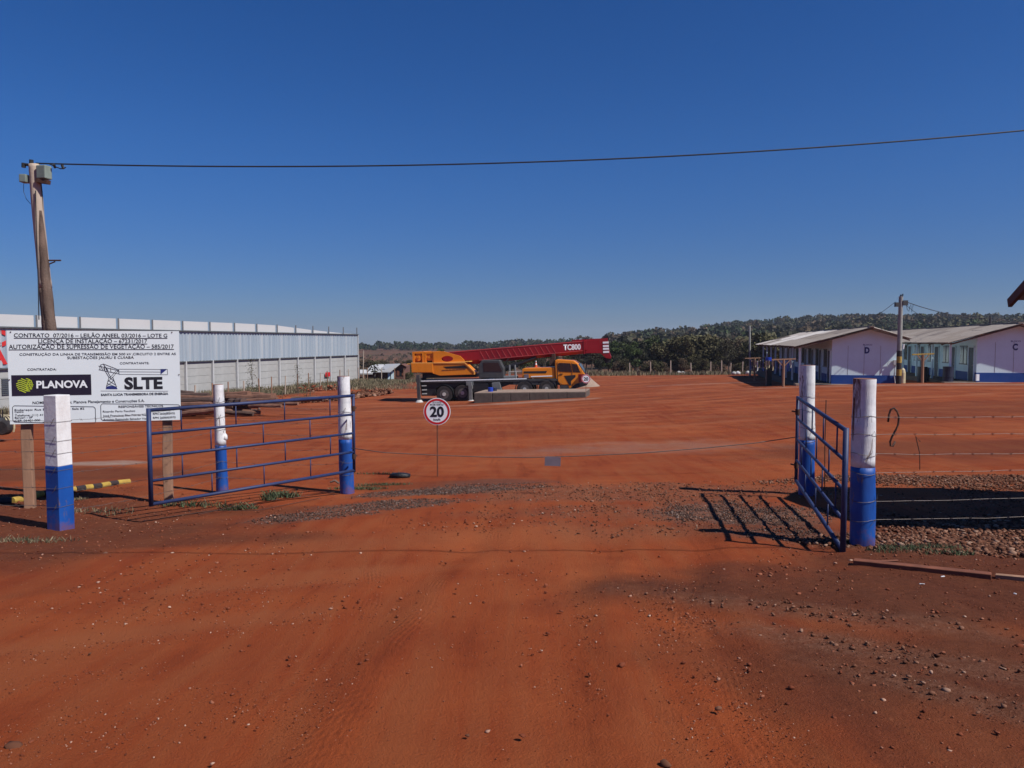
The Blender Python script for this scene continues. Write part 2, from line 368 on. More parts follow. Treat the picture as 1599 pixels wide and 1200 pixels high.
B_BROWN = [blob(1450,930,2.4,1.1,-8,1), blob(1550,1060,1.6,1.0,-20,.95), blob(1250,900,1.4,.5,-15,.8), blob(1600,1180,.8,.5,-20,.6), blob(150,850,2.4,.5,6,.8), blob(40,830,2.5,1.2,0,.9), blob(330,800,1.8,.5,12,.7),
           blob(1200,830,1.2,.7,0,.7), blob(1500,700,5,2.2,0,.55), blob(60,740,3.2,1.4,0,.75), blob(1650,880,2.6,2.4,0,1), blob(-200,830,4,3,0,.9), blob(400,640,8,4,0,.25), blob(1500,640,9,4,0,.4), blob(700,757,1.6,.5,8,.45)]
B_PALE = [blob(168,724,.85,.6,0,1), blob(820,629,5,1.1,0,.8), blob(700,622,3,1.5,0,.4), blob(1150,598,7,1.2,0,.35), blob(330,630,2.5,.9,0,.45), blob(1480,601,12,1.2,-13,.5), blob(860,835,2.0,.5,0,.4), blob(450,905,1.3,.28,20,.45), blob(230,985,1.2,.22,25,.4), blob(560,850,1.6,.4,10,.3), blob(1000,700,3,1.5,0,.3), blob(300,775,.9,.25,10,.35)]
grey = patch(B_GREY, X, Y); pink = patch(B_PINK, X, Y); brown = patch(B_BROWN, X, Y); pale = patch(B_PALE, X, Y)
u_ = X/np.maximum(Y, 1)
ft = vnoise(X/9+3, Y/9, 9)*14
scrub = np.clip((Y-104+ft*.5)/5, 0, 1)
wl_x = -29.3 + (Y-44)*(11.7/44)
strip = np.clip((wl_x+7.5 - X + vnoise(X*.3,Y*.3,8)*3)/1.5, 0, 1)*np.clip((Y-36)/3, 0, 1)
farstrip = np.clip((Y-70+ft*.3)/3,0,1)*np.clip((-.120-u_)/.02,0,1)
scrub = np.maximum(scrub, np.maximum(strip, farstrip))
scrub = np.where(X > 38, np.maximum(scrub, np.clip((Y-98)/4,0,1)), scrub)
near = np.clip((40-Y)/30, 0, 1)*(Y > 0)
Z = Z + near*(vnoise(X*.8, Y*.8, 1)*.035 + vnoise(X*2.3, Y*2.3, 2)*.016)
rough = np.clip(grey*.4+pink*.6+brown*.45, 0, 1)
Z = Z + near*rough*(vnoise(X*6, Y*6, 6)*.03 + vnoise(X*14, Y*14, 7)*.022)
# wheel ruts running in through the gateway
rd = (X - (.035*(Y-3)**1.25)*np.sign(1)) if False else X - .12*Y
for c, w, dpt in ((-1.5,.22,.02), (-.1,.22,.018), (.85,.2,.022), (2.0,.2,.014)):
    m = np.exp(-((rd - c + vnoise(Y*.35, X*0, 11)*.5)/w)**2)*np.clip((13-Y)/5, 0, 1)*(Y > 0)*(1-rough)
    Z = Z - m*dpt + np.exp(-((rd - c - .3 + vnoise(Y*.35, X*0, 11)*.5)/.12)**2)*dpt*.5*np.clip((13-Y)/5,0,1)*(Y > 0)
me = bpy.data.meshes.new('ground'); nv = X.size; ny, nx = sh
me.vertices.add(nv); me.vertices.foreach_set('co', np.stack([X, Y, Z], 1).astype(np.float32).ravel())
ii = (np.arange(ny-1)[:,None]*nx + np.arange(nx-1)[None,:]).ravel()
fq = np.stack([ii, ii+1, ii+nx+1, ii+nx], 1).astype(np.int32)
me.loops.add(fq.size); me.loops.foreach_set('vertex_index', fq.ravel())
me.polygons.add(len(fq)); me.polygons.foreach_set('loop_start', np.arange(0, fq.size, 4, dtype=np.int32)); me.polygons.foreach_set('loop_total', np.full(len(fq), 4, np.int32))
me.polygons.foreach_set('use_smooth', np.ones(len(fq), bool)); me.update(calc_edges=True)
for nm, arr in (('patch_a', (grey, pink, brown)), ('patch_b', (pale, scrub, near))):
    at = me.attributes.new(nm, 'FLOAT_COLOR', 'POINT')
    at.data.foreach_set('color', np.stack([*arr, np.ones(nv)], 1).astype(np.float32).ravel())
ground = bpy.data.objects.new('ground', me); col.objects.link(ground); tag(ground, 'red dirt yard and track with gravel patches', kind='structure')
t = NT('red_dirt')
pa = t.n('ShaderNodeAttribute', attribute_name='patch_a'); pb = t.n('ShaderNodeAttribute', attribute_name='patch_b')
sa = t.n('ShaderNodeSeparateColor'); sb = t.n('ShaderNodeSeparateColor'); t.l(pa.outputs[0], sa.inputs[0]); t.l(pb.outputs[0], sb.inputs[0])
big = t.noise(.22, 5, .6); mid = t.noise(1.4, 6, .62); fine = t.noise(14, 8, .72); vf = t.noise(75, 6, .7)
streak = t.noise(1.0, 6, .65, mapping=((3.2,.35,1), (0,0,R(10))), dist=.4)
base = t.ramp(big, (.32, (.225,.043,.013)), (.5, (.285,.062,.018)), (.68, (.345,.092,.030)))
base = t.mix(t.ramp(mid, (.4,0.0), (.62,.55)), base, (.205,.037,.012))
base = t.mix(t.ramp(streak, (.44,0.0), (.62,.6)), base, (.28,.08,.028))
base = t.mix(t.ramp(streak, (.3,.5), (.42,0.0)), base, (.13,.025,.009))
across = t.noise(.5, 6, .65, mapping=((.32,1.3,1), (0,0,R(-14))), dist=1.6)
farmask = t.math('SUBTRACT', 1.0, sb.outputs[2])
base = t.mix(t.math('MULTIPLY', t.ramp(across, (.47,0.0), (.6,.8)), farmask), base, (.15,.042,.02))
base = t.mix(t.math('MULTIPLY', t.ramp(across, (.36,.8), (.48,0.0)), farmask), base, (.29,.105,.05))
base = t.mix(t.math('MULTIPLY', sa.outputs[2], .8), base, t.ramp(fine, (.3, (.048,.019,.012)), (.7, (.115,.042,.023))))
speck = t.ramp(vf, (.55,0.0), (.68,1.0))
gcol = t.ramp(vf, (.3, (.05,.03,.024)), (.5, (.115,.066,.048)), (.7, (.2,.135,.108)))
base = t.mix(t.math('MULTIPLY', sa.outputs[0], t.ramp(fine, (.3,.4), (.6,.95))), base, gcol)
pcol = t.ramp(t.noise(38, 6, .7), (.32, (.08,.034,.02)), (.5, (.17,.08,.048)), (.7, (.28,.155,.105)))
base = t.mix(t.math('MULTIPLY', sa.outputs[1], t.ramp(fine, (.35,.25), (.62,.9))), base, pcol)
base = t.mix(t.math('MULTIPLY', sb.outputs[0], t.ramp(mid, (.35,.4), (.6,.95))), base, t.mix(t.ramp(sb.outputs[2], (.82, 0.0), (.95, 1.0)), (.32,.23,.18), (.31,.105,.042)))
base = t.mix(t.math('MULTIPLY', t.ramp(fine, (.62,0.0), (.74,.5)), sb.outputs[2]), base, (.32,.12,.06))
base = t.mix(t.math('MULTIPLY', t.ramp(fine, (.26,.55), (.38,0.0)), sb.outputs[2]), base, (.085,.02,.009))
base = t.mix(t.math('MULTIPLY', t.ramp(vf, (.66,0.0), (.72,.6)), sb.outputs[2]), base, (.4,.2,.12))
sc = t.noise(.08, 8, .7)
scol = t.ramp(sc, (.35, (.055,.042,.022)), (.48, (.11,.06,.035)), (.6, (.16,.07,.042)), (.75, (.2,.085,.055)))
base = t.mix(sb.outputs[1], base, scol)
t.color(base); t.b.inputs['Roughness'].default_value = .95; t.b.inputs['Specular IOR Level'].default_value = .1
# tyre treads pressed into the track: chevrons in bands that run in through the gateway
sx = t.n('ShaderNodeSeparateXYZ'); t.l(t.tc.outputs['Object'], sx.inputs[0])
wob = t.math('MULTIPLY', t.math('SUBTRACT', t.noise(.28, 2, .5), .5), 1.3)
treads = None
for c, sl, broke in ((-1.55, .16, .47), (.25, .16, .5), (1.15, .02, .46), (-.55, -.10, .5), (2.1, .30, .47), (-2.6, -.3, .5)):
    q = t.math('SUBTRACT', t.math('ADD', t.math('SUBTRACT', sx.outputs[0], t.math('MULTIPLY', sx.outputs[1], sl)), wob), c)
    aq = t.math('ABSOLUTE', q); band = t.ramp(aq, (.085, 1.0), (.115, 0.0))
    chev = t.math('SINE', t.math('ADD', t.math('MULTIPLY', sx.outputs[1], 62.0), t.math('MULTIPLY', aq, 55.0)))
    groove = t.math('SINE', t.math('MULTIPLY', q, 150.0))
    pat = t.math('MULTIPLY', t.math('ADD', t.math('MULTIPLY', chev, .35), t.math('MULTIPLY', groove, .3)), band)
    pat = t.math('MULTIPLY', pat, t.ramp(t.noise(.9+.1*c, 3, .6), (broke, 0.0), (broke+.1, 1.0)))
    treads = pat if treads is None else t.math('ADD', treads, pat)
treads = t.math('MULTIPLY', treads, sb.outputs[2])
base = t.mix(t.math('MULTIPLY', t.ramp(treads, (.02, 0.0), (.3, 1.0)), .16), base, (.11,.024,.009)); t.color(base)
hgt = t.math('ADD', t.math('MULTIPLY', fine, .5), t.math('ADD', t.math('MULTIPLY', vf, .6), t.math('MULTIPLY', streak, .12)))
t.bump(t.math('SUBTRACT', hgt, t.math('MULTIPLY', treads, .17)), .75, .045)
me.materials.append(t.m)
def gzn(x, y):   # with the fine relief, nearest sample
    return gz(x, y)

# ---------------------------------------------------------------- scattered stones
def ico():
    bm = bmesh.new(); bmesh.ops.create_icosphere(bm, subdivisions=1, radius=1); v = np.array([q.co[:] for q in bm.verts]); f = np.array([[w.index for w in q.verts] for q in bm.faces]); bm.free(); return v, f
ICV, ICF = ico()
def stones(name, xy, sizes, m, label, seed=1, sink=.35, zoff=0, stack=None):
    r = np.random.default_rng(seed); n = len(xy); V = []; 
    z0 = gz_arr(xy[:,0], xy[:,1])
    nr = np.clip((40-xy[:,1])/30, 0, 1)
    z0 = z0 + nr*(vnoise(xy[:,0]*.8, xy[:,1]*.8, 1)*.035 + vnoise(xy[:,0]*2.3, xy[:,1]*2.3, 2)*.016)
    if stack is not None: z0 = z0 + stack
    jit = 1 + (r.random((n, len(ICV), 1))-.5)*.95
    sc = sizes[:,None]*(.6+.7*r.random((n,3)))*np.array([1.15,1.15,.75]); v = ICV[None]*jit*sc[:,None,:]
    a = r.random(n)*6.28; ca, sa_ = np.cos(a)[:,None], np.sin(a)[:,None]
    vx = v[:,:,0]*ca - v[:,:,1]*sa_; vy = v[:,:,0]*sa_ + v[:,:,1]*ca
    out = np.stack([vx+xy[:,0:1], vy+xy[:,1:2], v[:,:,2]+(z0+sizes*(1-sink*1.6))[:,None]+zoff], 2).reshape(-1, 3)
    f = (ICF[None] + (np.arange(n)*len(ICV))[:,None,None]).reshape(-1, 3)
    o = from_arrays(name, out, f, m); return tag(o, label, kind='stuff')
def sample(fn, n, x0, x1, y0, y1, r, bias=1.6):
    got = []
    tot = 0
    while tot < n:
        x = r.uniform(x0, x1, 6000); y = y0 + (y1-y0)*r.random(6000)**bias
        k = r.random(6000) < fn(x, y); got.append(np.stack([x[k], y[k]], 1)); tot += k.sum()
    return np.concatenate(got)[:n]
r1 = np.random.default_rng(11)
xy = sample(lambda x, y: np.clip(.06 + .9*patch(B_BROWN, x, y)*.6 + .9*np.clip(vnoise(x*.9, y*.9, 21)*3-.55, 0, 1), 0, 1), 17000, -9, 9, 2.6, 13, r1, 1.5)
stones('pebbles', xy, (.0028+.0075*r1.random(len(xy))**6)*(.75+.09*xy[:,1]), M['pebble'], 'small reddish pebbles strewn over the dirt track')
xy = sample(lambda x, y: patch(B_GREY, x, y)**2, 13000, -6, 7, 5, 13, r1, 1)
stones('grey_gravel', xy, .004+.009*r1.random(len(xy))**2, M['gravel'], 'grey gravel spread beside the gateway')
xy = sample(lambda x, y: patch(B_PINK, x, y)**1.5, 15000, -4, 14, 3, 16, r1, 1)
stones('gravel', xy, .004+.012*r1.random(len(xy))**3, M['rubble'], 'pinkish gravel scattered across the gateway and verge')
B_TR = [blob(430,920,1.2,.22,20,.6), blob(340,950,1.1,.2,24,.6), blob(230,1000,1.3,.22,26,.6), blob(120,1060,.9,.2,26,.6), blob(515,1110,.25,.7,-8,.6), blob(90,1150,.7,.25,20,.6), blob(870,1000,.7,.4,0,.4), blob(1010,970,.5,.8,-20,.5), blob(1060,1080,.8,.4,-10,.5), blob(640,1020,.9,.3,10,.35), blob(250,1120,.9,.4,20,.5), blob(1150,1150,.7,.4,-30,.5)]
xy = sample(lambda x, y: patch(B_TR, x, y)**2, 6500, -5, 5, 2.8, 8, r1, 1)
stones('trail_grit', xy, .0018+.0042*r1.random(len(xy))**4, M['pebble'], 'fine tan grit lying in trails across the dirt track')
# banks of broken stone on the right, beside and beyond the shadow of the gatehouse
B_R1 = [blob(1500,850,1.7,.42,-4,1), blob(1650,835,1.5,.9,0,1), blob(1410,838,.6,.2,-6,1)]; B_R2 = [blob(1490,748,2.6,.42,-4,1), blob(1700,752,2.8,.8,0,1), blob(1340,745,1.0,.3,0,.8), blob(1230,752,.7,.25,0,.5)]
xy = sample(lambda x, y: patch(B_R1, x, y), 6500, 3, 10, 5, 10, r1, 1)
stones('rubble_bank', xy, .008+.021*r1.random(len(xy))**2.6, M['rubble'], 'pink broken stone heaped on the verge in front of the shadow')
xy = sample(lambda x, y: patch(B_R2, x, y), 6500, 2.5, 14, 9, 15, r1, 1)
stones('rubble_bank', xy, .008+.017*r1.random(len(xy))**2.4, M['rubble'], 'pink broken stone spread beyond the gatehouse shadow')
# single stones
BIG = [(22,1168,.045),(48,1160,.02),(108,898+60,.02),(140,1022,.015),(452,1027,.02),(1186,898,.03),(1462,967,.05),(1590,1012,.04),(852,915,.022),(1040,1195,.03),(970,1040,.03),(1235,1075,.022),(1122,1108,.022),(1305,966,.03),(560,940,.02),(165,866,.045),(222,888,.03),(815,1150,.02),(1415,948,.02),(330,1098,.018),(1500,1148,.02),(730,1150,.018)]
for i, (px, py, s) in enumerate(BIG):
    g = G(px, py); s *= .72; v = ICV*np.array([1.2,1,.65])*s*(1+(rng.random((len(ICV),1))-.5)*.9)
    o = from_arrays('stone', v, ICF, M['pebble' if i % 3 else 'rubble']); o.location = (g.x, g.y, g.z+s*.3); o.rotation_euler = (0,0,i*1.3)
    bv = o.modifiers.new('b','BEVEL'); bv.width = s*.15; bv.segments = 1
    tag(o, 'loose reddish stone lying alone on the dirt track', 'stone', 'loose stones on the dirt track')

# ---------------------------------------------------------------- painted posts
def trunk_section(z0, z1, rfun, n=18, lean=(0,0), step=.07, seed=0, top=True):
    mb = MB(); k = max(2, int((z1-z0)/step)); r = random.Random(seed); ph = [r.random()*6.28 for _ in range(6)]
    vs = []
    for i in range(k+1):
        z = z0+(z1-z0)*i/k
        for j in range(n):
            a = 2*math.pi*j/n
            rr = rfun(z)*(1+.035*math.sin(2*a+ph[0]+z*1.5)+.025*math.sin(3*a+ph[1]-z*3)+.02*math.sin(5*a+ph[2]+z*5)+.02*math.sin(z*9+ph[3]))
            vs.append((math.cos(a)*rr+lean[0]*z, math.sin(a)*rr+lean[1]*z, z))
    fs = [(i*n+j, i*n+(j+1)%n, (i+1)*n+(j+1)%n, (i+1)*n+j) for i in range(k) for j in range(n)] + [tuple(range(n-1,-1,-1))]
    if top: fs.append(tuple(k*n+j for j in range(n)))
    return mb.add(vs, fs)
def wire_ring(parent, z, r, seed, sq=False, lean=(0,0)):
    rr = random.Random(seed); pts = []
    n = 20
    for i in range(n+1):
        a = 2*math.pi*i/n
        pts.append((math.cos(a)*r+lean[0]*z, math.sin(a)*r+lean[1]*z, z+.012*math.sin(2*a+seed)+rr.uniform(-.004,.004)))
    mb = MB().tube(pts, .0024, 4)
    a = -1.2+rr.uniform(-.6,.6); p = Vector((math.cos(a)*r, math.sin(a)*r, z))
    mb.tube([p, p+Vector((.02,-.01,.05+rr.uniform(-.03,.03))), p+Vector((rr.uniform(-.07,.05),-.015,-.05))], .0022, 4)
    return mb.build('wire_wrap', M['wire'], parent)
def round_post(label, loc, h, r0, r1, zsplit, lean, seed, wires=(), white='bark_white', group='painted gate posts'):
    t_ = thing('painted_post', label, 'post', loc, group=group)
    rf = lambda z: r0+(r1-r0)*(z/h)
    trunk_section(-.3, zsplit, lambda z: rf(z)*1.01, lean=lean, seed=seed).build('blue_section', M['blue_paint'], t_, smooth=False)
    o = trunk_section(zsplit, h, rf, lean=lean, seed=seed, top=False).build('white_section', M[white], t_)
    c = trunk_section(h-.02, h+.004, lambda z: rf(z)*.985, lean=lean, seed=seed, step=.02).build('cut_top', M['cut'], t_)
    for q in t_.children:
        for pl in q.data.polygons: pl.use_smooth = len(pl.vertices) == 4
    for i, z in enumerate(wires): wire_ring(t_, z, rf(z)*1.07, seed*10+i, lean=lean)
    return t_
# near right post
g = onground(1352, 7.75); zt = P(1352, 592, 7.75).z; zs = P(1352, 729, 7.75).z
round_post('thick round blue and white post right of the right gate, with rusty cut top', g, zt-g.z, .118, .108, zs-g.z, (-.008,0), 3, (1.33,1.15,.95,.76,.48,.28))
g = onground(1263, 11.15); zt = P(1263, 571, 11.15).z; zs = P(1263, 687, 11.15).z
post_hr = round_post('slim round white and blue post behind the open right gate', g, zt-g.z, .112, .108, zs-g.z, (-.012,0), 5, (1.45,1.25,1.0,.8), white='smooth_white')
g = onground(540, 12.3); zt = P(540, 588, 12.3).z; zs = P(540, 686, 12.3).z
post_hl = round_post('round white and blue post with peeling bark at the far end of the left gate', g, zt-g.z, .112, .102, zs-g.z, (-.02,0), 8, (1.3,.9,.5,.3))
g = onground(344, 12.1); zt = P(342, 601, 12.1).z; zs = P(344, 695, 12.1).z
pm = round_post('white and blue post with a knot seen through the bars of the left gate', g, zt-g.z, .093, .078, zs-g.z, (-.02,0), 12, (1.45,1.2,1.0,.75,.5,.25))
kb = MB(); 
kv = ICV*np.array([.04,.05,.07])*(1+(rng.random((len(ICV),1))-.5)*.3); k_o = from_arrays('knot', kv, ICF, M['smooth_white'], pm, smooth=True); k_o.location = (.062,0,zs-g.z+.12)
# square corner post with two painted bands
g = onground(88, 9.1); zt = P(83, 617, 9.1).z; zs = P(86, 727, 9.1).z; zb = g.z; h = zt-zb
sq = thing('square_post', 'thick square corner post, white above and blue below, in front of the notice board', 'post', g, group='painted gate posts')
w = .2; A45 = Matrix.Rotation(R(-19), 3, 'Z')
def sqsec(z0, z1, w0, w1):
    mb = MB(); vs = []
    for z, ww in ((z0,w0),(z1,w1)):
        for x, y in ((-1,-1),(1,-1),(1,1),(-1,1)): v = A45 @ Vector((x*ww/2, y*ww/2, 0)); vs.append((v.x, v.y, z))
    return mb.add(vs, [(0,3,2,1),(4,5,6,7),(0,1,5,4),(1,2,6,5),(2,3,7,6),(3,0,4,7)])
sqsec(-.3, zs-zb, .205, .205).build('blue_section', M['blue_paint'], sq, bevel=.008)
sqsec(zs-zb, h, .201, .197).build('white_section', M['white_paint'], sq, bevel=.008)
for i, z in enumerate((.28,.5,.72,.93,1.08,1.3)):
    q = [A45 @ Vector((x*.106, y*.106, z+.01*math.sin(i+x))) for x, y in ((-1,-1),(1,-1),(1,1),(-1,1),(-1,-1))]
    MB().tube(q, .0022, 4).build('wire_wrap', M['wire'], sq)
    a = A45 @ Vector((.04,-.112,z)); MB().tube([a, a+Vector((.03,0,.045)), a+Vector((.01,-.01,-.01)), a+Vector((-.03,0,-.05))], .002, 4).build('wire_tail', M['wire'], sq)

# ---------------------------------------------------------------- gates
def gate(label, A, Bp, H, flip=1, phase=0):
    """A = free end, Bp = hinge end, bottoms of the gate"""
    A, Bp = Vector(A), Vector(Bp); d = Bp-A; L = d.length
    t_ = thing('tubular_gate', label, 'gate', A, group='open blue tube gates')
    q = d.to_track_quat('X', 'Z'); t_.rotation_mode = 'QUATERNION'; t_.rotation_quaternion = q
    r = .0235
    MB().tube([(0,0,-r),(0,0,H+r)], r*1.2, 12).build('upright', M['gate_blue'], t_, smooth=True)
    MB().tube([(L,0,-r),(L,0,H+r)], r, 12).build('upright', M['gate_blue'], t_, smooth=True)
    MB().tube([(0,0,H),(L,0,H)], r, 12).build('top_rail', M['gate_blue'], t_, smooth=True)
    MB().tube([(0,0,0),(L,0,0)], r, 12).build('bottom_rail', M['gate_blue'], t_, smooth=True)
    for k in (1,2,3): MB().tube([(0,0,H*k/4),(L,0,H*k/4)], r*.8, 10).build('rail', M['gate_blue'], t_, smooth=True)
    xo, xe = (.13,.37,.61,.86), (.255,.5,.745)
    for row in range(4):
        for x in (xo if (3-row) % 2 == 0 else xe):
            MB().tube([(x*L,0,H*row/4),(x*L,0,H*(row+1)/4)], .0085, 8).build('spacer_bar', M['gate_blue'], t_, smooth=True)
    for z in (.22, H-.2):
        MB().tube([(L,0,z-.04),(L,0,z+.04)], r*1.35, 10).bar((L,0,z),(L+.1*flip,.06,z), .02, .02).build('hinge', M['rust'], t_)
    return t_
pa_, pb_ = P(236, 788, 9.5), P(553, 735, 12.0)
gate('wide open blue tube gate left of the entrance in front of the notice board posts', pa_, pb_, (P(231,641,9.5)-pa_).length, 1)
pa_, pb_ = P(1316, 860, 7.42), P(1243, 751, 10.85)
gate('blue tube gate swung open beside the thick post on the right', pa_, pb_, (P(1316,672,7.42)-pa_).length, 1)

# ---------------------------------------------------------------- notice board
bl, br = P(13, 590, 10.35), P(281, 588, 10.95); bl.z = br.z = 0
W = (br-bl).length; ztop = P(13, 516.5, 10.35).z; zbot = P(18, 663, 10.35).z; HB = ztop-zbot
ang = math.atan2(br.y-bl.y, br.x-bl.x)
board = thing('notice_board', 'large white works notice board with black lettering on two wooden posts', 'sign', (bl.x, bl.y, zbot), ang)
MB().box((W/2, .006, HB/2), (W, .008, HB)).build('sign_panel', M['sign_white'], board)
MB().box((W/2, .03, HB-.1), (W-.1, .04, .06)).box((W/2,.03,.12), (W-.1,.04,.06)).box((W/2,.03,HB/2), (W-.1,.04,.05)).build('batten', M['wood'], board)
for px, py, Yp, s in ((33, 800, 10.42, 0), (275, 778, 11.0, 1)):
    loc = Vector((.17 if s == 0 else W-.2, .115, 0)); 
    gw = Matrix.Rotation(ang, 3, 'Z') @ loc + Vector((bl.x, bl.y, 0)); gb = gz(gw.x, gw.y) - zbot - .25
    mb = MB(); wv = .062
    pts = [(loc.x-.02, loc.y, gb), (loc.x+.005, loc.y, gb*.5), (loc.x, loc.y, HB-.15)]
    k = 7; vs = []
    for i in range(k):
        f = i/(k-1); z = gb+(HB-.15-gb)*f; ox = .012*math.sin(i*2.1+s)
        for sx, sy in ((-1,-1),(1,-1),(1,1),(-1,1)): vs.append((loc.x+ox+sx*(wv+.008*math.sin(i*3+s+sx)), loc.y+sy*.06, z))
    fs = [(i*4+j, i*4+(j+1)%4, (i+1)*4+(j+1)%4, (i+1)*4+j) for i in range(k-1) for j in range(4)]+[(3,2,1,0), tuple((k-1)*4+j for j in range(4))]
    mb.add(vs, fs).build('leg', M['wood'], board, bevel=.01)
def BX(zx): 
    u = (zx-80)/1405.0; return u*10.35/(u*10.35+(1-u)*10.95)*W if 0 < u < 1 else u*W
def BZ(zx, zy): u = (zx-80)/1405.0; bot = 975-60*u; top = 193+5*u; return HB*(1-(zy-top)/(bot-top))
def line(s, x0, x1, ytop, ybot, m='ink', bold=0.0, under=False):
    xm = (x0+x1)/2; z = BZ(xm, ybot); h = BZ(xm, ytop)-z
    text(s, BX(x0), BX(x1), z, h, board, M[m], y=-.001, bold=bold)
    if under: MB().box(((BX(x0)+BX(x1))/2, -.0005, z-.013), (BX(x1)-BX(x0), .003, .008)).build('underline', M[m], board)
line('CONTRATO  07/2016 – LEILÃO ANEEL 03/2016 – LOTE G', 138, 1390, 217, 248, bold=.01, under=True)
line('LICENÇA DE INSTALAÇÃO – 67231/2017', 336, 1225, 263, 295, bold=.01, under=True)
line('AUTORIZAÇÃO DE SUPRESSÃO DE VEGETAÇÃO – 585/2017', 92, 1441, 307, 341, bold=.01, under=True)
line('CONSTRUÇÃO DA LINHA DE TRANSMISSÃO EM 500 kV CIRCUITO 2 ENTRE AS', 178, 1456, 376, 395, bold=.008)
line('SUBESTAÇÕES JAURU E CUIABÁ', 568, 1112, 403, 424, bold=.008)
line('CONTRATANTE:', 996, 1236, 449, 466, bold=.008)
line('CONTRATADA:', 238, 476, 504, 523, bold=.008)
def rect(x0, x1, y0, y1, m, y=-.0005, th=.003, name='print_block'):
    z0, z1 = BZ((x0+x1)/2, y1), BZ((x0+x1)/2, y0)
    return MB().box(((BX(x0)+BX(x1))/2, y, (z0+z1)/2), (BX(x1)-BX(x0), th, z1-z0)).build(name, M[m], board)
rect(105, 757, 558, 728, 'plate_dark', name='company_plate')
text('PLANOVA', BX(308), BX(728), BZ(515,664), BZ(515,606)-BZ(515,664), board, M['white_print'], y=-.004, bold=.03)
# leaf-like emblem of bent stripes
cx_, cz_, rad = BX(214), BZ(214,645), (BX(285)-BX(145))/2
em = MB()
def inside(x, z): return (x-cx_)**2+(z-cz_)**2 < (rad*1.02)**2
def stripe(pts, wd):
    for a, b in zip(pts, pts[1:]):
        a, b = Vector((a[0],-.0035,a[1])), Vector((b[0],-.0035,b[1]))
        if not (inside(a.x,a.z) and inside(b.x,b.z)): continue
        n = Vector((-(b-a).z, 0, (b-a).x)).normalized()*wd/2
        em.quad(a-n, b-n, b+n, a+n)
for k in range(7):
    o_ = (k-3)*rad*.27; pts = []
    for i in range(25):
        s_ = i/24
        if s_ < .5: x = -1+1.7*s_*2*.75; z = (.55-s_*.9)*.4
        x = -1 + 2*s_
        z = -.55*abs(x+.55)+.25 if x < .2 else -.16-.9*(x-.2)**2*0
        pts.append((cx_+x*rad, cz_+(z)*rad*.9+o_ - .1*rad))
    if k >= 3: pts = [(p[0], p[1]) for p in pts]
    stripe(pts, rad*.13)
for k in range(3):
    rr_ = rad*(.22+.27*k); stripe([(cx_+rad*.1+math.cos(a)*rr_, cz_+rad*.1+math.sin(a)*rr_) for a in np.linspace(-1.5, 1.5, 14)], rad*.12)
em.build('emblem', M['green_print'], board, fix=False)
text('SLTE', BX(1028), BX(1342), BZ(1185,664), BZ(1185,574)-BZ(1185,664), board, M['ink'], y=-.001, bold=.045)
# pylon drawing
def pt(zx, zy): return Vector((BX(zx), -.002, BZ(zx, zy)))
py_ = MB()
def seg(a, b, wd=.006, m=py_):
    a, b = pt(*a), pt(*b); n = Vector((-(b-a).z, 0, (b-a).x)).normalized()*wd/2; m.quad(a-n, b-n, b+n, a+n)
for a, b in [((822,482),(990,520)),((822,512),(985,545)),((835,475),(862,465)),((862,465),(985,512)),((840,478),(855,515)),((862,468),(900,520)),((862,500),(905,575)),((880,500),(920,575)),((985,512),(935,575)),((965,520),(915,575)),
             ((905,572),(880,655)),((935,572),(965,655)),((905,572),(940,600)),((935,572),(895,610)),((898,600),(955,635)),((945,600),(885,645)),((890,625),(962,655)),((985,512),(988,550)),((832,485),(834,515)),((870,485),(872,520)),((920,498),(922,530))]: seg(a, b)
for a, b in [((985,507),(1328,507)),((985,549),(1328,549)),((975,528),(1328,528)),((1328,505),(1384,505)),((1384,505),(1384,549)),((1328,549),(1384,549))]: seg(a, b, .0045)
py_.build('pylon_drawing', M['ink'], board, fix=False)
nb = MB(); nb.quad(pt(1328,505), pt(1380,505), pt(1328,547)); nb.quad(pt(875,670), pt(882,652), pt(905,645), pt(940,645), pt(963,652), pt(972,670)); nb.build('emblem_block', M['navy'], board, fix=False)
ln = MB(); seg((833,687),(1386,683),.004,ln); seg((185,470),(185,471),.001,ln); ln.build('rule_line', M['ink'], board, fix=False)
line('SANTA LUCIA TRANSMISSORA DE ENERGIA', 835, 1386, 702, 720, bold=.03)
line('NOME DA EMPRESA: Planova Planejamento e Construções S.A.', 272, 1190, 766, 788, bold=.01)
def frame(x0, x1, y0, y1):
    m_ = MB(); c = 14
    P_ = [(x0+c,y0),(x1-c,y0),(x1,y0+c),(x1,y1-c),(x1-c,y1),(x0+c,y1),(x0,y1-c),(x0,y0+c),(x0+c,y0)]
    for a, b in zip(P_, P_[1:]): seg(a, b, .006, m_)
    m_.build('text_frame', M['ink'], board, fix=False)
frame(106, 785, 818, 955); frame(830, 1482, 792, 930)
line('Endereço: Rua Bonnard, 205 – Sala 82', 122, 695, 836, 852, bold=.01)
for s_, x1, y in (('Centro', 196, 868), ('Telefone: (11) 4196-8400', 470, 892), ('Barueri – SP', 268, 915), ('CEP: 06401-000', 330, 938)): line(s_, 122, x1, y-7, y+9, bold=.01)
line('RESPONSÁVEIS TÉCNICOS', 975, 1342, 800, 818, bold=.012)
for s_, x1, y in (('Ricardo Pario Facchini', 1110, 852), ('José Francisco Blas Porras Neto', 1225, 884), ('Antonio Raimundo Salvador Vieira', 1228, 915)): line(s_, 846, x1, y-8, y+8, bold=.01)
for x0, x1, y in ((1252,1432,834),(1256,1436,866),(1256,1442,898)): line('RPN 2606003970', x0, x1, y-8, y+8, bold=.01)
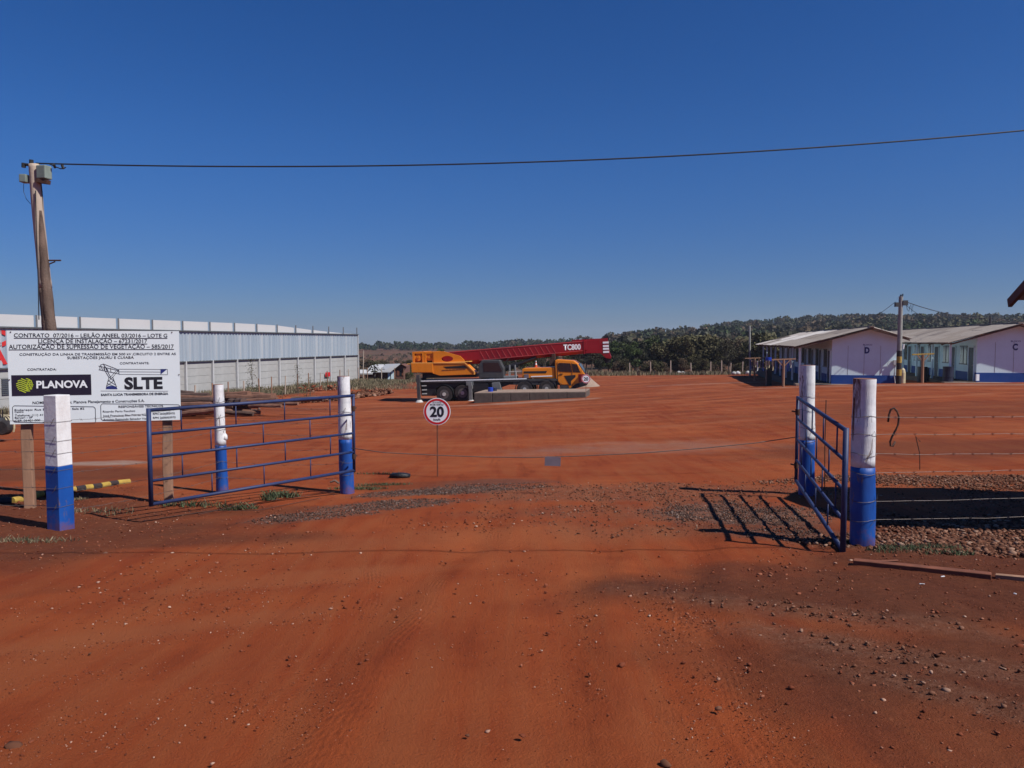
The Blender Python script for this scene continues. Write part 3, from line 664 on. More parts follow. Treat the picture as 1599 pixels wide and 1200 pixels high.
for zx, zy in ((112,205),(1428,207),(1478,548),(88,602),(425,745)):
    p = pt(zx, zy); MB().tube([p+Vector((0,.004,0)), p+Vector((0,-.004,0))], .008, 8).build('nail_head', M['rust'], board)

# ---------------------------------------------------------------- utility pole on the left and overhead cable
YP = 11.7
pb0 = P(101, 783, YP); pb0.z = gz(pb0.x, YP)
pole = thing('utility_pole', 'tall leaning wooden pole behind the notice board with two lamps at its top', 'pole', pb0)
samples = [(101,790,11.5),(98,700,11),(88,600,10.2),(76,505,9.8),(71,450,9.2),(66,400,8.4),(60,340,8.3),(56,290,8.2),(53.5,257,8)]
pp = []; pr = []
for i, (px, py, hw) in enumerate(samples):
    pp.append(P(px, py, YP)-pb0); pr.append(hw/F*YP)
pp[0].z = -.4
def section(a, b): return pp[a:b], pr[a:b]
def bumpy(mb, pts, rad_, n, seed):
    # densify
    P2, R2 = [], []
    for i in range(len(pts)-1):
        for k in range(6): f = k/6; P2.append(pts[i].lerp(pts[i+1], f)); R2.append(rad_[i]*(1-f)+rad_[i+1]*f)
    P2.append(pts[-1]); R2.append(rad_[-1]); r = random.Random(seed)
    R2 = [q*(1+r.uniform(-.025,.025)) for q in R2]
    return mb.tube(P2, R2, n)
bumpy(MB(), pp[:5], pr[:5], 14, 1).build('bark_section', M['wood_bark'], pole, smooth=True)
bumpy(MB(), pp[4:], [q*.995 for q in pr[4:]], 14, 2).build('bare_section', M['wood_pale'], pole, smooth=True)
def loc_(px, py, dy=0): return P(px, py, YP)-pb0+Vector((0,dy,0))
ps = [loc_(x, y, -.03) for x, y in ((64,330),(68,380),(72,430),(77,480),(82,520))]; bumpy(MB(), ps, [.03,.055,.068,.075,.078], 10, 3).build('bark_strip', M['wood_bark'], pole, smooth=True)
lm = MB(); c = loc_(72, 271, -.05); lm.box(c, (.16,.14,.2), Matrix.Rotation(R(-12),3,'Z')); lm.build('lamp', M['lamp'], pole, bevel=.015)
MB().box(loc_(71,285,-.06), (.17,.1,.06), Matrix.Rotation(R(8),3,'Y')).build('lamp_bracket', M['rust'], pole)
MB().box(loc_(40,280,-.02), (.1,.13,.12)).build('lamp', M['lamp'], pole, bevel=.01)
MB().tube([loc_(37,257), loc_(48,258), loc_(50,252)], .022, 8).tube([loc_(37,262), loc_(37,255)], .03, 8).tube([loc_(49,258),loc_(49,250)], .03, 8).build('insulator', M['cable'], pole)
MB().tube([loc_(74,407), loc_(95,407)], .013, 6).tube([loc_(76,413), loc_(86,409)], .01, 6).build('step_peg', M['rust'], pole)
MB().tube([loc_(37,287),loc_(37,300),loc_(41,311),loc_(48,319)], .004, 5).tube([loc_(64,286),loc_(66,300),loc_(67,330)], .006, 5).build('loose_wire', M['cable'], pole)
MB().tube([loc_(62,300,-.1), loc_(64,370,-.11), loc_(68,440,-.13), loc_(71,500,-.16)], .008, 5).build('down_cable', M['cable'], pole)
# overhead cable: one span, a parabola
def cab(u): return 256 + .0266*(u-80) - 4.0e-5*(u-80)**2
pts = [P(u, cab(u), YP) for u in range(56, 2400, 24)]
c1 = MB().tube(pts, .011, 6).build('overhead_cable', M['cable'], None, smooth=True); tag(c1, 'thin black cable sagging across the sky from the leaning pole', 'cable')
MB().tube([P(76,256,YP), P(85,260,YP), P(95,264,YP), P(103,262,YP)], .008, 5).tube([P(84,257,YP-.05),P(86,262,YP)],.02,6).tube([P(97,258,YP),P(99,264,YP)],.022,6).build('cable_clamp', M['cable'], c1)

c2 = MB().tube([Vector((-14+i*1.6, 5.3-.012*i, 5.6+.006*(i-9)**2)) for i in range(20)], .012, 6).build('overhead_cable', M['cable'], None, smooth=True); tag(c2, 'higher cable passing overhead that casts the faint line of shadow across the track', 'cable')
# ---------------------------------------------------------------- wire fences
def strand(a, b, sag, seed, r=.0022):
    a, b = Vector(a), Vector(b); n = 26; rr = random.Random(seed); pts = []
    for i in range(n+1):
        f = i/n; p = a.lerp(b, f); p.z -= sag*4*f*(1-f)-rr.uniform(-.004,.004); pts.append(p)
    mb = MB().tube(pts, r, 4)
    L = (b-a).length; k = int(L/.22)
    for i in range(1, k):
        f = i/k; p = a.lerp(b, f); p.z -= sag*4*f*(1-f)
        mb.tube([p+Vector((-.012,-.01,.015)), p+Vector((.012,.01,-.015))], r*.8, 3).tube([p+Vector((.012,-.01,.012)), p+Vector((-.01,.008,-.014))], r*.8, 3)
    return mb
g1 = onground(1352, 7.7)
wf = thing('wire_fence', 'barbed wire strands running right from the thick painted post', 'fence', g1)
for i, z in enumerate((1.32,1.15,.95,.76,.47,.28)):
    a = Vector((.11, 0, z)); b = Vector((5.6, .9, z-.02+gz(g1.x+5.6, 8.6)-g1.z+.03)); strand(a, b, .02+.01*(i % 3), i).build('barbed_wire', M['wire'], wf)
fp = onground(1900, 8.6); 
g2 = onground(88, 9.1)
wl = thing('wire_fence', 'barbed wire strands leading left from the square post to the frame edge', 'fence', g2)
for i, z in enumerate((.28,.5,.72,.93,1.08,1.3)):
    strand((-.13,0,z), (-3.4,.6,z+gz(g2.x-3.4,9.7)-g2.z+.02*(i % 2)), .03, 20+i, .0026).build('barbed_wire', M['wire'], wl)
g3 = onground(344, 12.1); g4 = onground(540, 12.3)
wm = thing('wire_fence', 'slack wire strands between the square post and the knotted post behind the left gate', 'fence', g3)
for i, z in enumerate((.25,.5,.75,1.0,1.2,1.45)):
    strand((0,-.09,z), (g2.x-g3.x+.1, g2.y-g3.y, z*.9+g2.z-g3.z), .04, 40+i).build('barbed_wire', M['wire'], wm)
    strand((.07,-.05,z), (g4.x-g3.x-.1, g4.y-g3.y, z*.93+g4.z-g3.z), .04, 50+i).build('barbed_wire', M['wire'], wm)
# slack cable across the gateway with a small plate
pc = [P(x, y, 11.9-.0009*(x-555)) for x, y in ((548,700),(600,707),(690,711.5),(760,714),(830,714.5),(900,712.5),(1000,708),(1100,700),(1180,692),(1255,681))]
gc = MB().tube(pc, .0065, 5).build('gateway_cable', M['wire'], None, smooth=True); tag(gc, 'slack wire cable strung low across the open gateway', 'cable')
hp = P(863, 721, 11.55)
tag(MB().box(hp, (.24,.01,.135), Matrix.Rotation(R(2),3,'Y')).tube([hp+Vector((-.07,0,.06)),hp+Vector((-.07,0,.085))], .005, 5).tube([hp+Vector((.07,0,.06)),hp+Vector((.07,0,.085))], .005, 5).build('hanging_plate', M['slate']), 'small blue grey plate hanging from the gateway cable', 'plate')
# dropped strand on the ground by the left gate
dg = [G(x, y)+Vector((0,0,.02+.02*(i % 2))) for i, (x, y) in enumerate(((310,806),(360,797),(430,783),(470,780),(525,770)))]
tag(MB().tube(dg, .006, 5).build('fallen_wire', M['rust']), 'dark wire lying slack on the ground under the left gate', 'wire')
dg = [G(x, y)+Vector((0,0,.02)) for x, y in ((250,812),(330,800),(400,800),(470,786),(500,780))]
tag(MB().tube(dg, .005, 5).build('fallen_wire', M['rust']), 'second rusty wire trailing in the dirt nearer the track below the left gate', 'wire')
# bent rusty rod and thin stake right of the thick post
def hook(x, y): return P(1200+x/3.75, 560+y/3.75, 8.3)
hk = [(700,372),(706,330),(716,300),(735,290),(752,308),(764,345),(760,385),(742,425),(722,462),(712,490),(714,512),(728,514),(742,486)]
tag(MB().tube([hook(*q) for q in hk], .011, 7).build('bent_rod', M['rust'], smooth=True), 'dark s shaped bent rod caught in the wire right of the thick post', 'rod')
a = G(1437, 733); tag(MB().tube([a-Vector((0,0,.2)), a+Vector((-.02,0,.3)), P(1430,682,a.y), P(1437,690,a.y)], .009, 6).build('thin_stake', M['rust']), 'thin rusty stake standing in the dirt beyond the bent rod', 'stake')
a = G(1288, 762); tag(MB().tube([a-Vector((0,0,.1)), P(1288,700,a.y), P(1290,625,a.y)], .008, 6).build('thin_stake', M['rust']), 'thin rusty stake between the right gate and the thick post', 'stake')

# ---------------------------------------------------------------- speed signs
def disc(r, y, z, n=48):
    mb = MB(); mb.add([(math.cos(2*math.pi*i/n)*r, y, z+math.sin(2*math.pi*i/n)*r) for i in range(n)], [tuple(range(n))]); return mb
def speed_sign(label, base, r, zc, small_text=True, lean=0):
    s = thing('speed_sign', label, 'sign', base, R(-4), group='20 km/h speed limit signs', ry=lean)
    MB().box((0,.02,(zc-.2)/2-.1), (.022,.03,zc+.2), None).build('pole', M['wood_red'], s)
    n = 48; mb = MB(); mb.tube([(0,-.002,zc),(0,.006,zc)], r, n); mb.build('sign_plate', M['white_print'], s)
    for nm, ra, rb, y, m in (('red_ring', r*.95, r*.80, -.005, 'red_print'),):
        vs = [(math.cos(2*math.pi*i/n)*q, y, zc+math.sin(2*math.pi*i/n)*q) for q in (ra, rb) for i in range(n)]
        MB().add(vs, [(i, (i+1)%n, n+(i+1)%n, n+i) for i in range(n)]).build(nm, M[m], s, fix=False)
    text('20', -r*.52, r*.52, zc-r*.36, r*.72, s, M['ink'], y=-.006, bold=.035)
    if small_text:
        text('VELOCIDADE', -r*.33, r*.33, zc+r*.62, r*.11, s, M['ink'], y=-.006, bold=.01)
        text('MÁXIMA PERMITIDA', -r*.5, r*.5, zc+r*.45, r*.12, s, M['ink'], y=-.006, bold=.01)
        text('km/h', -r*.25, r*.25, zc-r*.66, r*.16, s, M['ink'], y=-.006, bold=.02)
    return s
b = G(683, 745); zc = P(683, 643, b.y).z-b.z
speed_sign('round red ringed 20 speed sign on a thin post beyond the left gate', b, 21.3/F*b.y, zc)
b = onground(915, 44.5); zc = P(915, 592, 44.5).z-b.z
speed_sign('small distant 20 speed sign in front of the crane cab', b, 7/F*44.5, zc, False)

# ---------------------------------------------------------------- warehouse behind the precast wall
wa, wb = Vector((-29.3,44,0)), Vector((-17.6,88,0)); wd = (wb-wa).normalized(); nbay = 21; bay = 3.29
ang_w = math.atan2(wd.y, wd.x); start = wb - wd*bay*nbay
GL = -1.98    # ground level along the wall, in scene height
H1 = (P(560,554.5,88).z - GL); H2 = (P(560,523,88).z-GL); H3 = H2+.8
# local frame: x from near (off left) to far end, y into the building, z up
wh = thing('warehouse', 'long warehouse with pale corrugated cladding above a grey concrete panel wall', 'warehouse', (start.x, start.y, GL), ang_w)
# corrugated cladding sheet mesh for one bay
def corr(w_, h_, pitch, amp, th=.01):
    n = int(w_/pitch); vs = []; 
    prof = []
    for i in range(n):
        x = i*pitch; prof += [(x, 0), (x+pitch*.30, 0), (x+pitch*.42, -amp), (x+pitch*.72, -amp), (x+pitch*.84, 0)]
    prof.append((w_, 0))
    m_ = len(prof); vs = [(x, y, 0) for x, y in prof]+[(x, y, h_) for x, y in prof]+[(x, y+th, 0) for x, y in prof]+[(x, y+th, h_) for x, y in prof]
    fs = [(i, i+1, m_+i+1, m_+i) for i in range(m_-1)] + [(2*m_+i+1, 2*m_+i, 3*m_+i, 3*m_+i+1) for i in range(m_-1)] + [(m_+i, m_+i+1, 3*m_+i+1, 3*m_+i) for i in range(m_-1)]
    return MB().add(vs, fs)
cs = corr(bay, H2-H1, .41, .065).build('cladding_sheet', M['clad'], wh, fix=False); cs.location = (0,.1,H1)
for k in range(1, nbay): inst(cs, wh, (k*bay, .1, H1))
planks = 5; ph_ = (H1+.5)/planks
pk = MB().box((bay/2, .14, ph_/2), (bay-.16, .09, ph_-.014)).build('concrete_plank', M['conc'], wh, bevel=.012)
pk.location = (0,0,-.5); mats_pl = []
for k in range(nbay):
    for j in range(planks):
        if k == 0 and j == 0: continue
        inst(pk, wh, (k*bay, (.012 if (k*3+j) % 4 else 0), -.5+j*ph_))
cp = MB().box((0, .06, (H1-.5)/2), (.13, .26, H1+.5)).build('concrete_post', M['conc_post'], wh); 
mp_ = MB().tube([(0,.05,H2-.1),(0,.05,H3)], .055, 6).build('metal_upright', M['mid_grey'], wh)
for k in range(1, nbay+1):
    inst(cp, wh, (k*bay, 0, 0)); inst(mp_, wh, (k*bay-.18, 0, 0))
L_ = nbay*bay
MB().box((L_/2, .02, H2+.03), (L_, .22, .09)).build('top_trim', M['clad_trim'], wh)
MB().box((L_/2, .04, H1-.05), (L_, .2, .06)).build('sill_trim', M['clad_trim'], wh)
# pale roof-side sheets standing above the cladding, tapering towards the far end
def ptop(k):
    x = k*bay; px = [(0,491),(260,501),(440,507),(490,509.5),(508,514),(520,516.5),(545,520.3),(560,522)]
    # height as a fraction of H3-H2 by bay from the end
    e = nbay-k
    return {0:.06,1:.16,2:.32,3:.48,4:.7,5:.9,6:.95}.get(e, .98)*(H3-H2)
for k in range(nbay):
    a, b2 = ptop(k), ptop(k+1)
    MB().prism([(k*bay+.06, H2+.06), ((k+1)*bay-.22, H2+.06), ((k+1)*bay-.22, H2+max(b2,.08)), (k*bay+.06, H2+max(a,.09))], .22, .27).build('parapet_sheet', M['panel_white'], wh)
# the hall body
MB().box((L_/2, 11.3, H2/2), (L_-.1, 22, H2-.4)).build('hall_body', M['conc'], wh)
MB().prism([(0.1,H2-.2),(L_-.1,H2-.2),(L_-.3,H2-.02),(.1,H2-.02)], .3, 22).build('roof', M['panel_white'], wh)
MB().box((L_+.02,.12,H2/2),(.1,.3,H2)).build('corner_post', M['conc_post'], wh)
# red letters on the cladding near the left frame edge
def wall_x(px): # local x where the wall plane meets the ray
    d = P(px, 600, 1.0); k = d.x
    # start + s*wd: x = k*y
    return (start.x - k*start.y)/(k*wd.y - wd.x)
x0, x1 = wall_x(-14), wall_x(12.5); xm = (x0+x1)/2; Ym = (start+wd*xm).y
text('C', x0, x1, P(5,540,Ym).z-GL, P(5,516,Ym).z-P(5,540,Ym).z, wh, M['red_letter'], y=.035, bold=.05)
x0, x1 = wall_x(-14), wall_x(14)
text('A', x0, x1, P(5,568,Ym).z-GL, P(5,546,Ym).z-P(5,568,Ym).z, wh, M['red_letter'], y=.033, bold=.05)
# barred vent on the concrete near the left of the board
x0 = wall_x(10); Ym = (start+wd*x0).y; vz = P(10,604,Ym).z-GL
vt = MB()
for i in range(9): vt.box((x0, .06, vz-.45+i*.11), (.5,.06,.05))
vt.build('vent', M['clad_trim'], wh)
# red notice on the wall
x0 = wall_x(511); Ym = (start+wd*x0).y
MB().box((x0, -.08, P(511,585,Ym).z-GL), (1.0,.02,.45)).build('notice_plate', M['red_print'], wh)

# ---------------------------------------------------------------- hut with pale roof beyond the yard
Yh = 95
def H_(px, py, dy=0): return P(px, py, Yh+dy)
hb = onground(605, Yh); hut = thing('small_hut', 'small brown hut with pale sheet roof beyond the warehouse end', 'house', hb)
def hl(px, py, dy=0): return H_(px, py, dy)-hb
zb = -.3
def hx(px): return hl(px,600).x
def hz(py): return hl(600,py).z
MB().prism([(hx(610),zb),(hx(632),zb),(hx(632),hz(573)),(hx(624),hz(569.5)),(hx(610),hz(580))], 0, 5).build('gable_wall', M['brick_brown'], hut)
MB().box(((hx(570)+hx(610))/2, 2.6, (hz(581)+zb)/2), (hx(610)-hx(570), 4.6, hz(581)-zb)).build('wall', M['brick_brown'], hut)
MB().box((hx(607.5), .25, (hz(582)+zb)/2), (.3,.5,hz(582)-zb)).box((hx(613),-.03,hz(590)), (.35,.05,1.6)).build('white_pillar', M['wall_white'], hut)
for px in (622, 629.5): MB().box((hx(px), -.04, hz(582)), (.28,.05,.75)).build('shutter', M['wood_red'], hut)
MB().box((hx(626), -.03, hz(582)), (.3,.03,.8)).build('window', M['dark_win'], hut)
MB().add([hl(594,580.8,-.6),hl(609,580.8,-.6),hl(625,568,-.4),hl(600,569,4)]+[hl(594,582,-.6),hl(609,582,-.6),hl(625,569.2,-.4),hl(600,570,4)], [(0,1,2,3),(4,7,6,5),(0,4,5,1),(1,5,6,2),(2,6,7,3),(3,7,4,0)]).build('roof', M['panel_white'], hut)
MB().add([hl(568,581,-.6),hl(594,580.8,-.6),hl(600,569,4),hl(582,569.5,4)]+[hl(568,582.2,-.6),hl(594,582,-.6),hl(600,570,4),hl(582,570.5,4)], [(0,1,2,3),(4,7,6,5),(0,4,5,1),(1,5,6,2),(2,6,7,3),(3,7,4,0)]).build('roof', M['panel_white'], hut)
MB().add([hl(609,581,-.5),hl(625,568.2,-.4),hl(635.5,573.5,-.4),hl(634,575,2),hl(625,569.5,.5),hl(610,582,.5)], [(0,1,4,5),(1,2,3,4)]).build('roof_edge', M['panel_white'], hut, fix=False)
MB().add([hl(562,583,-1.5),hl(582,583,-1.5),hl(582,577.5,0),hl(562,577.5,0),hl(562,585,-1.5),hl(582,585,-1.5)], [(0,1,2,3),(0,4,5,1)]).build('porch_roof', M['panel_white'], hut, fix=False)
MB().box((hx(566), -1, (hz(588)+zb)/2), (.6,.3,hz(588)-zb)).build('porch_wall', M['brick_brown'], hut)
a = onground(567, 90); tag(MB().tube([a, P(567.5,548,90)], .06, 6).build('pale_pole', M['wood_pale']), 'thin pale pole standing left of the small hut', 'pole')

# ---------------------------------------------------------------- truck crane
CRY = 53.0
c0 = P(648, 628, CRY)
TILT = R(2.5)
crane = thing('truck_crane', 'orange truck crane with a long lowered red boom parked across the yard', 'crane', c0)
crane.rotation_euler = (0, -TILT, R(-8))
KS = 22.6
def L(px, py):
    lx = (px-648)/KS*(1-.0022*(px-648)/KS); return (lx, (628-py)/KS - lx*math.tan(TILT))
def A_(x, y): return L(640+x/9.994, 515+y/9.992)     # rear close-up coordinates
def B_(x, y): return L(800+x/9.406, 515+y/9.408)     # front close-up coordinates
def pr(name, poly, y0, y1, m, bevel=0): return MB().prism(poly, y0, y1).build(name, M[m], crane, bevel=bevel)
# chassis and deck
pr('chassis', [A_(170,825),A_(1270,815),B_(900,730),B_(890,800),B_(0,800),A_(1260,960),A_(960,960),A_(940,900),A_(420,900),A_(400,1035),A_(180,1035)], .15, 2.6, 'chassis')
pr('deck', [A_(150,800),B_(740,705),B_(740,740),A_(150,835)], 0, 2.75, 'chassis_grey', .02)
dk = MB()
for i in range(28):
    a = (150+i*62, 797 - i*62*.0285); x0, z0 = A_(a[0], a[1]); dk.box((x0+.12, -.012, z0-.03), (.26,.02,.07))
dk.build('reflector_strip', M['white_print'], crane)
pr('underbody', [A_(1000,830),A_(1260,830),A_(1260,960),A_(1000,960)], .02, .5, 'chassis')
pr('tool_box', [B_(60,745),B_(700,735),B_(700,800),B_(60,800)], .05, .6, 'chassis_grey', .02)
# wheels
def wheel(px, py, r=.56, y=0.0):
    x, z = L(px, py)
    w_ = MB().tube([(x,y,z),(x,y+.02,z),(x,y+.36,z),(x,y+.4,z)], [r*.9,r,r,r*.9], 28).build('wheel', M['tyre'], crane, smooth=False)
    MB().tube([(x,y-.012,z),(x,y+.05,z)], r*.56, 20).build('rim', M['rim'], w_)
    MB().tube([(x,y-.05,z),(x,y+.03,z)], r*.22, 12).build('hub', M['steel_white'], w_)
    return w_
for q in (0.0, 2.2):
    wheel(695.5, 615.5, .57, q); wheel(725, 613.3, .57, q); wheel(824.5, 606.5, .55, q); wheel(859.5, 605.5, .55, q)
for px, py in ((695.5,615.5),(725,613.3),(824.5,606.5),(859.5,605.5)):
    x, z = L(px, py); mb = MB(); n = 14
    for i in range(n):
        a0, a1 = math.pi*i/n, math.pi*(i+1)/n
        mb.quad((x+math.cos(a0)*.66,-.02,z+math.sin(a0)*.66),(x+math.cos(a1)*.66,-.02,z+math.sin(a1)*.66),(x+math.cos(a1)*.66,.5,z+math.sin(a1)*.66),(x+math.cos(a0)*.66,.5,z+math.sin(a0)*.66))
    mb.build('mudguard', M['chassis_grey'], crane, fix=False)
# ladder rungs at the rear
for zy in (875, 940, 1000):
    x0, z0 = A_(235, zy); MB().box((x0, .08, z0), (.34,.06,.07)).build('ladder_rung', M['steel_white'], crane)
# outriggers
for px in (656.5, 739):
    x, zt_ = L(px, 588 if px < 700 else 598); _, zl = L(px, 628 if px < 700 else 627)
    MB().box((x, -.25, (zt_+zl)/2+.1), (.2,.24,zt_-zl)).box((x,.6,zt_-.25), (.26,1.9,.24)).build('outrigger', M['mid_grey' if px > 700 else 'chassis_grey'], crane)
    MB().tube([(x,-.25,zl-.02),(x,-.25,zl+.16)], [.3,.16], 12).tube([(x,-.25,zl+.1),(x,-.25,zl+.6)], .07, 8).build('outrigger_foot', M['steel_white'], crane)
# superstructure
pr('turntable', [A_(190,760),A_(1060,740),A_(1060,690),A_(190,680)], .5, 2.3, 'chassis')
pr('counterweight', [A_(45,520),A_(400,515),A_(400,690),A_(380,670),A_(50,672)], -.05, 2.8, 'yellow', .04)
pr('slewing_body', [A_(400,515),A_(910,512),A_(1060,655),A_(1058,695),A_(500,718),A_(402,690)], .0, 1.0, 'yellow', .03)
MB().box((sum(A_(480,510)[:1])-0, 1, A_(480,518)[1]+.01), (3.4+1.0,2.0,.05)).build('deck_ledge', M['yellow_hi'], crane)
pr('side_stripe', [A_(560,575),A_(905,555),A_(955,600),A_(610,605)], -.012, .02, 'chassis')
e1 = MB()
for a, b_ in ((A_(905,512),A_(1055,655)),(A_(1055,655),A_(1050,695)),(A_(50,520),A_(905,514))):
    e1.bar((a[0],-.02,a[1]),(b_[0],-.02,b_[1]), .06, .06)
e1.build('edge_highlight', M['yellow_hi'], crane)  # thin pale bars: highlight along the body edges, put in as colour
# upper frames of the winch housing
def upframe(x0, x1, y0=.25):
    f_ = pr('winch_frame', [A_(x0,345),A_(x1,340),A_(x1,372),A_(x0,377)], y0, 2.4, 'yellow')
    pr('winch_frame', [A_(x0,372),A_(x0+34,372),A_(x0+34,520),A_(x0,520)], y0, 2.4, 'yellow')
    pr('winch_frame', [A_(x1-30,372),A_(x1,372),A_(x1,520),A_(x1-30,520)], y0, 2.4, 'yellow')
    pr('winch_panel', [A_(x0+30,372),A_(x1-28,372),A_(x1-28,520),A_(x0+30,520)], y0+.3, 2.2, 'brown_wood' if x0 > 200 else 'yellow')
    x, z = A_((x0+x1)/2, 430); MB().tube([(x,y0+.05,z),(x,y0+.5,z)], .26, 20).tube([(x,y0,z),(x,y0+.1,z)], .1, 12).build('winch_drum', M['yellow'], crane)
upframe(60, 245); upframe(250, 402)
# pivot plate with an oval opening
outer = [A_(402,342),A_(570,337),A_(830,410),A_(888,470),A_(905,515),A_(402,518)]
cxh, czh = A_(620, 455); nn = 24
holev = [(cxh+math.cos(2*math.pi*i/nn)*.42, czh+math.sin(2*math.pi*i/nn)*.2) for i in range(nn)]
def ray_poly(cx, cz, a, poly):
    best = None; dx, dz = math.cos(a), math.sin(a)
    for (x1, z1), (x2, z2) in zip(poly, poly[1:]+poly[:1]):
        ex, ez = x2-x1, z2-z1; den = dx*ez-dz*ex
        if abs(den) < 1e-9: continue
        t_ = ((x1-cx)*ez-(z1-cz)*ex)/den; u = ((x1-cx)*dz-(z1-cz)*dx)/den
        if t_ > 0 and -1e-6 <= u <= 1+1e-6 and (best is None or t_ < best): best = t_
    return (cx+dx*best, cz+dz*best)
angs = sorted([2*math.pi*i/nn for i in range(nn)] + [math.atan2(z-czh, x-cxh) % (2*math.pi) for x, z in outer])
mb = MB(); N = len(angs)
o3 = [ray_poly(cxh, czh, a, outer) for a in angs]
i3 = [(cxh+.42*math.cos(a)*(1), czh+.2*math.sin(a)) for a in angs]
for y in (.15, .28): mb.v += [(x,y,z) for x, z in o3]+[(x,y,z) for x, z in i3]
for i in range(N):
    j = (i+1) % N
    for f in ((i,j,N+j,N+i),(2*N+i,3*N+i,3*N+j,2*N+j),(i,2*N+i,2*N+j,j),(N+i,N+j,3*N+j,3*N+i)): mb.f.append(f); mb.mi.append(0)
mb.build('pivot_plate', M['yellow'], crane)
pr('pivot_core', [A_(420,360),A_(600,350),A_(800,420),A_(860,510),A_(420,510)], 1.1, 1.5, 'brown_wood')
x, z = A_(625, 470); MB().tube([(x,.5,z),(x,1.1,z)], .34, 16).build('hose_reel', M['boom_red'], crane)
# boom: tapering box with ribs
def boomz(px):  # top, bottom in photo rows
    top = 550 + (px-700)*(532-550)/(925-700); bot = 573 + (px-700)*(552-573)/(925-700)
    return top, bot
bt = [L(690, 550.5), L(925, 531.5), L(925, 551.5), L(842, 556.8), L(740, 566), L(690,566)]
b_ = MB(); y0, y1 = .95, 1.85
secs = []
for px in (690, 740, 800, 860, 925):
    t0, b0 = boomz(px); 
    if px == 690: b0 = 565
    (x, zt_), (_, zb_) = L(px, t0), L(px, b0); h_ = zt_-zb_
    secs.append([(x,y0,zt_-.04),(x,y0+.04,zt_),(x,y1-.04,zt_),(x,y1,zt_-.04),(x,y1,zb_+h_*.28),(x,y1-.25,zb_),(x,y0+.25,zb_),(x,y0,zb_+h_*.28)])
b_.add([v for s in secs for v in s], [(i*8+j, i*8+(j+1)%8, (i+1)*8+(j+1)%8, (i+1)*8+j) for i in range(4) for j in range(8)]+[tuple(range(8)), tuple(range(39,31,-1))])
boom = b_.build('boom', M['boom_red'], crane)
for k in range(14):
    px = 752+k*8.9
    if px > 876: break
    t0, b0 = boomz(px); (x, zt_), (x2, zb_) = L(px, t0+3), L(px+7, b0-6)
    MB().bar((x,y0-.012,zt_),(x2,y0-.012,zb_), .02, .035).build('boom_rib', M['boom_rib'], boom)
(xa, za), (xb, zb2) = L(700, boomz(700)[0]+1), L(918, boomz(918)[0]+1)
MB().bar((xa,y0-.01,za),(xb,y0-.01,zb2), .03, .04).build('boom_edge', M['boom_rib'], boom)
(xa, za), (xb, zb2) = L(750, boomz(750)[1]-5.5), L(918, boomz(918)[1]-5)
MB().bar((xa,y0-.01,za),(xb,y0-.01,zb2), .03, .04).build('boom_edge', M['boom_rib'], boom)
ta, tb = B_(822,298), B_(1085,288); th_ = text('TC800', 0, tb[0]-ta[0], 0, .36, boom, M['white_print'], y=0, bold=.04); th_.location = (ta[0], y0-.016, ta[1]); th_.rotation_euler = (0, math.atan2(-(tb[1]-ta[1]), tb[0]-ta[0]), 0)
# boom head
pr('boom_head', [B_(1150,165),B_(1500,125),B_(1500,200),B_(1520,335),B_(1545,400),B_(1530,425),B_(1460,415),B_(1380,345),B_(1150,345)], 1.0, 1.8, 'boom_red', .02)
pr('jib_rail', [B_(950,150),B_(1460,128),B_(1460,150),B_(950,172)], 1.15, 1.4, 'boom_red')
for zy in (190, 240, 280, 325): 
    x, z = B_(1468, zy); MB().box((x, .985, z), (.4,.02,.13)).build('hazard_stripe', M['white_print'], crane)
x, z = B_(1475, 130); MB().tube([(x,1.05,z),(x,1.75,z)], .2, 16).build('sheave', M['chassis'], crane)
x, z = B_(1485, 430); MB().tube([(x,1.2,z),(x,1.6,z)], .26, 16).box((x,1.4,z-.1),(.3,.3,.3)).build('hook_block', M['chassis'], crane)
for zy in (385, 415):
    (xa, za), (xb, zb2) = B_(760, zy), B_(1480, zy-8); MB().tube([(xa,1.2,za),(xb,1.2,zb2)], .02, 5).build('hoist_rope', M['cable'], crane)
# luffing cylinder, operator cab and mid-deck gear
(xa, za), (xb, zb2) = L(755, 588), L(842, 559)
MB().tube([(xa,1.1,za),(xa*.35+xb*.65,1.1,za*.35+zb2*.65)], .2, 14).tube([(xa*.4+xb*.6,1.1,za*.4+zb2*.6),(xb,1.1,zb2)], .13, 12).build('luffing_cylinder', M['chassis'], crane)
pr('operator_cab', [L(752,590),L(752,570),L(758,562),L(786,562),L(792,575),L(792,590)], .05, .85, 'chassis_grey', .04)
pr('operator_window', [L(760,580),L(760,566),L(784,566),L(789,578),L(789,580)], .03, .5, 'glass')
pr('fuel_tank', [L(795,596),L(765,588),L(812,586),L(812,594)], .1, 1.0, 'mid_grey', .04)
for px in (800, 809): x, z = L(px, 590); MB().tube([(x,.5,z),(x,.5,z+.9)], .07, 10).build('air_tank', M['mid_grey'], crane)
pr('spare_gear', [L(772,611),L(772,597),L(785,595),L(788,610)], .0, .5, 'mid_grey', .04)
